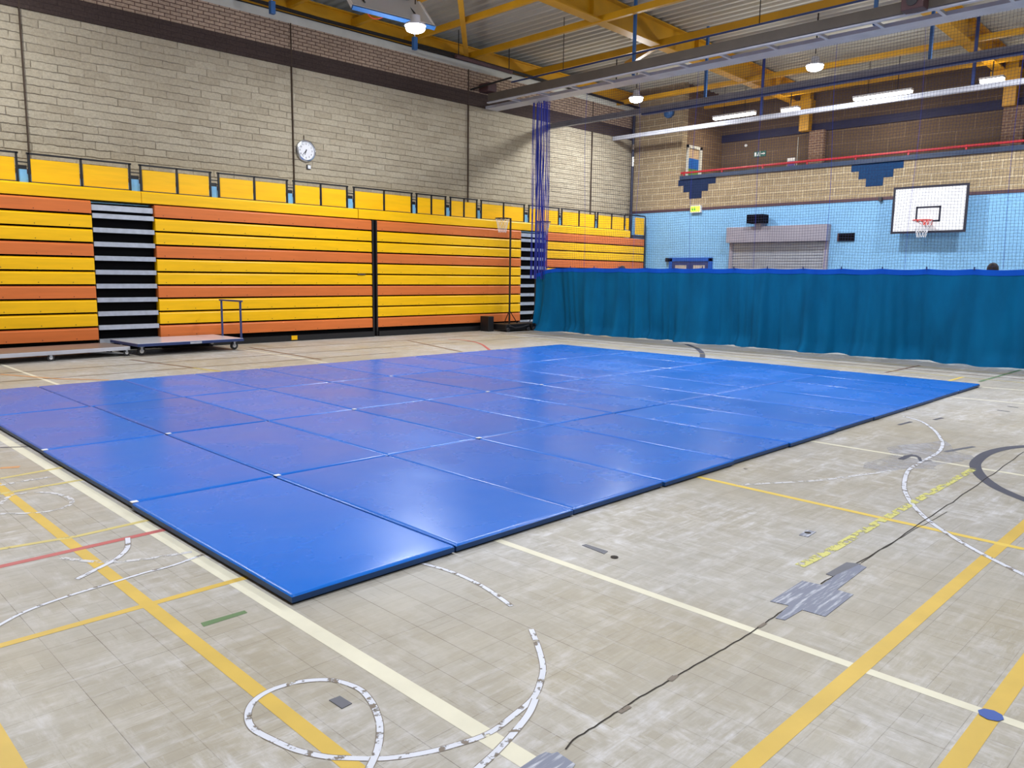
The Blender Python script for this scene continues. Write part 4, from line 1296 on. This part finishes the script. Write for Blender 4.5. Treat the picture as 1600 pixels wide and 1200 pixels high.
def person(x, y, h, face, label, top):
    """standing figure grown from a jointed skeleton"""
    k = h/1.75
    V = [(0, 0, .95), (0, 0, 1.12), (0, .0, 1.32), (0, 0, 1.45), (0, .01, 1.53),
         (0, .15, 1.40), (0, .22, 1.16), (.04, .23, .92), (.06, .22, .80),
         (0, -.15, 1.40), (0, -.22, 1.16), (.04, -.23, .92), (.06, -.22, .80),
         (0, .09, .88), (.01, .10, .48), (-.01, .11, .09), (.16, .12, .03),
         (0, -.09, .88), (.01, -.10, .48), (-.01, -.11, .09), (.16, -.12, .03)]
    E = [(0, 1), (1, 2), (2, 3), (3, 4), (3, 5), (5, 6), (6, 7), (7, 8), (3, 9), (9, 10), (10, 11), (11, 12), (0, 13), (13, 14), (14, 15), (15, 16), (0, 17), (17, 18), (18, 19), (19, 20)]
    Rr = [(.12, .16), (.11, .15), (.12, .17), (.07, .09), (.055, .055), (.06, .06), (.045, .045), (.033, .033), (.03, .045), (.06, .06), (.045, .045), (.033, .033), (.03, .045), (.09, .09), (.06, .06), (.042, .042), (.035, .045), (.09, .09), (.06, .06), (.042, .042), (.035, .045)]
    me = bpy.data.meshes.new('body'); me.from_pydata([(a*k, b*k, c*k) for a, b, c in V], E, [])
    o = bpy.data.objects.new('person', me); COL.objects.link(o); me.materials.append(M_[top])
    md = o.modifiers.new('skin', 'SKIN')
    for i, r in enumerate(Rr): me.skin_vertices[0].data[i].radius = (r[0]*k, r[1]*k)
    me.skin_vertices[0].data[0].use_root = True
    sb = o.modifiers.new('sub', 'SUBSURF'); sb.levels = 2; sb.render_levels = 2
    o.location = (x, y, 0); o.rotation_euler = (0, 0, face)
    tag(o, label, 'person')
    hd = MB(); hd.lathe([(.03*k, 1.5*k), (.062*k, 1.53*k), (.078*k, 1.6*k), (.078*k, 1.66*k), (.066*k, 1.71*k), (.035*k, 1.745*k), (.005*k, 1.75*k)], (.015*k, 0, 0), 18)
    hd.tube([(.085*k, 0, 1.63*k), (.11*k, 0, 1.6*k)], [.01*k, .016*k], 6)
    for s in (1, -1): hd.lathe([(.005*k, -.012*k), (.022*k, 0), (.005*k, .012*k)], (0.01*k, s*.082*k, 1.615*k), 8, 'y')
    h_ = hd.build('head', M_['skin'], None, True); h_.parent = o
    hr = MB(); hr.lathe([(.088*k, 1.6*k), (.094*k, 1.66*k), (.088*k, 1.71*k), (.06*k, 1.755*k), (.02*k, 1.775*k), (.004*k, 1.778*k)], (-.012*k, 0, 0), 18)
    h_ = hr.build('hair', M_['hair'], None, True); h_.parent = o
    m = MB()
    for s in (1, -1):
        m.lathe([(.004*k, 0), (.011*k, .006*k), (.004*k, .012*k)], (.087*k, s*.03*k, 1.64*k), 8, 'x')
    h_ = m.build('eye', M_['black_line'], None); h_.parent = o
    for s in (1, -1):
        m = MB(); bx, by, bz = .065*k, s*.22*k, .79*k
        for q, ln in enumerate((.07, .08, .075, .06)):
            m.tube([(bx-.03*k+.02*k*q, by, bz), (bx-.03*k+.021*k*q, by-s*.008*k, bz-ln*.55*k), (bx-.03*k+.022*k*q, by-s*.025*k, bz-ln*k)], [.0095*k, .009*k, .007*k], 6)
        m.tube([(bx+.03*k, by, bz+.03*k), (bx+.055*k, by-s*.01*k, bz-.005*k), (bx+.06*k, by-s*.015*k, bz-.035*k)], [.011*k, .01*k, .008*k], 6)
        h_ = m.build('finger', M_['skin'], None, True); h_.parent = o; h_['label'] = 'fingers and thumb'
    return o


hd = onx(1552, 411, 16.45)
person(16.45, hd.y, hd.z-.02, .3, 'person with dark hair standing behind the curtain, only the crown showing', 'shirt')
hd = onx(973, 415.5, 17.2)
person(17.2, hd.y, hd.z-.02, -.4, 'second person behind the curtain near the seating end, barely visible crown', 'shirt')

# ------------------------------------------------------------------ lights


def area(name, loc, w, h, power, color, rot=(0, 0, 0), parent=None, shape='RECTANGLE', spread=PI):
    d = bpy.data.lights.new(name, 'AREA'); d.shape = shape; d.size = w
    if shape in ('RECTANGLE', 'ELLIPSE'): d.size_y = h
    d.energy = power; d.color = color; d.spread = spread
    o = bpy.data.objects.new(name, d); COL.objects.link(o)
    o.location = Vector(loc)-(wl(parent) if parent else Vector((0, 0, 0))); o.rotation_euler = rot
    if parent: o.parent = parent
    return o


HB_P = 205; SPILL = 84
cells = []
for ix, x in enumerate((2.25, 10.6, 18.95)):
    for iy, y in enumerate((13.8, 8.85, 3.8, -1.3)):
        cells.append((x, y))
LAB = {(10.6, 13.8): 'bright round high bay lamp by the folded hoop board', (18.95, 13.8): 'bright round high bay lamp near the net, over the seating end',
       (18.95, 8.85): 'bright round high bay lamp behind the twin rail, right half of the roof'}
far_names = {(2.25, 13.8): 'nearest the camera in the row above the seating', (2.25, 8.85): 'nearest the camera in the second row from the seating', (2.25, 3.8): 'above the camera',
             (2.25, -1.3): 'behind the camera to the right', (10.6, 8.85): 'above the centre of the mats', (10.6, 3.8): 'above the front edge of the mats', (10.6, -1.3): 'to the right of the mats',
             (18.95, 3.8): 'beyond the curtain at the right photo edge', (18.95, -1.3): 'beyond the curtain, outside the right photo edge'}
proto = None
for (x, y) in cells:
    zl = z = deck_z(x)-1.165
    if (x, y) == (10.6, 13.8):
        zl = z = 6.2; q = onz(649, 45, zl); x_, y_ = q.x, q.y
    elif (x, y) == (18.95, 13.8): q = onz(994, 156, zl); x_, y_ = q.x, q.y
    elif (x, y) == (18.95, 8.85): q = onz(1273, 106, zl); x_, y_ = q.x, q.y
    else: x_, y_ = x, y
    lb = LAB.get((x, y)) or 'round high bay lamp '+far_names[(x, y)]
    if proto is None:
        t = empty('pendant_lamp', (0, 0, 0), lb, 'ceiling lamp', 'round high bay lamps')
        MB().lathe([(.05, .26), (.09, .24), (.1, .16), (.12, .1), (.2, .085), (.21, .05), (.2, .045), (.1, .06)], (0, 0, 0), 24).build('housing', M_['light_steel'], t, True)
        MB().lathe([(.195, .05), (.19, 0), (.165, -.04), (.1, -.065), (.01, -.075)], (0, 0, 0), 24).build('lens', M_['lamp'], t, True)
        MB().tube([(0, 0, .32), (0, 0, 1.16)], .012, 6).build('suspension_rod', M_['black'], t)
        proto = t
    else:
        t = copy_tree(proto); t['label'] = lb
        if (x, y) == (10.6, 13.8):
            for ch in t.children:
                if ch.name.startswith('suspension_rod'): ch.scale.z = (deck_z(x_)-.035-z)/1.16
    t.location = (x_, y_, z)
    area('lamp_light', (x_, y_, z-.09), .4, .4, HB_P*(1.4 if x > 15 else 1), (.93, .965, 1), shape='DISK')
    pl = bpy.data.lights.new('lamp_spill', 'POINT'); pl.energy = SPILL; pl.shadow_soft_size = .15; pl.color = (.93, .965, 1)
    po = bpy.data.objects.new('lamp_spill', pl); COL.objects.link(po); po.location = (x_, y_, z-.24)

# strip lights in front of the gallery
tubes = ((1147, 182, .72, 'fluorescent strip lamp on the far rail near the gallery corner'), (1378.5, 150, .78, 'long fluorescent strip lamp on the far rail, middle of the gallery'))
for px, py, hl, lb in tubes:
    q = onz(px, py, 6.5)
    t = empty('pendant_strip_lamp', tuple(q), lb, 'ceiling lamp', 'fluorescent strip lamps')
    MB().box(q.x-.09, q.x+.09, q.y-hl, q.y+hl, q.z+.035, q.z+.09).build('housing', M_['white'], t)
    MB().box(q.x-.08, q.x+.08, q.y-hl*.98, q.y+hl*.98, q.z-.025, q.z+.035).build('diffuser', M_['tube_lamp'], t, bevel=.02)
    for s in (-.5, .5): MB().tube([(q.x, q.y+s*hl, q.z+.09), (q.x, q.y+s*hl, deck_z(q.x)-.005)], .01, 5).build('suspension_rod', M_['black'], t)
    area('strip_light', (q.x, q.y, q.z-.05), .12, hl*1.9, 42, (1, .95, .86))
for px, py, lb in ((1550, 127, 'short bright lamp under the right roof beam end'), (1235, 173, 'short bright lamp under the middle roof beam end')):
    q = onz(px, py, 6.5)
    t = empty('pendant_beam_lamp', tuple(q), lb, 'ceiling lamp', 'short lamps at the beam ends')
    MB().box(q.x-.12, q.x+.12, q.y-.27, q.y+.27, q.z+.05, q.z+.1).build('housing', M_['white'], t)
    MB().box(q.x-.11, q.x+.11, q.y-.26, q.y+.26, q.z-.03, q.z+.05).build('diffuser', M_['tube_lamp'], t, bevel=.03)
    MB().tube([(q.x, q.y, q.z+.1), (q.x, q.y, beam_z(q.x)+.02)], .015, 6).build('suspension_rod', M_['black'], t)
    area('beam_light', (q.x, q.y, q.z+.0), .2, .5, 5, (1, .9, .7), rot=(PI, 0, 0)).location.z = q.z+.11

# faint ambient so closed-off corners are not black
wd = bpy.data.worlds.new('world'); S.world = wd; wd.use_nodes = True
wd.node_tree.nodes['Background'].inputs[0].default_value = (.55, .6, .7, 1); wd.node_tree.nodes['Background'].inputs[1].default_value = .15

S.view_settings.view_transform = 'Standard'
S.view_settings.look = 'None'
S.view_settings.exposure = -0.1
S.cycles.use_denoising = True
S.cycles.max_bounces = 8
S.cycles.diffuse_bounces = 4
S.cycles.sample_clamp_indirect = 6
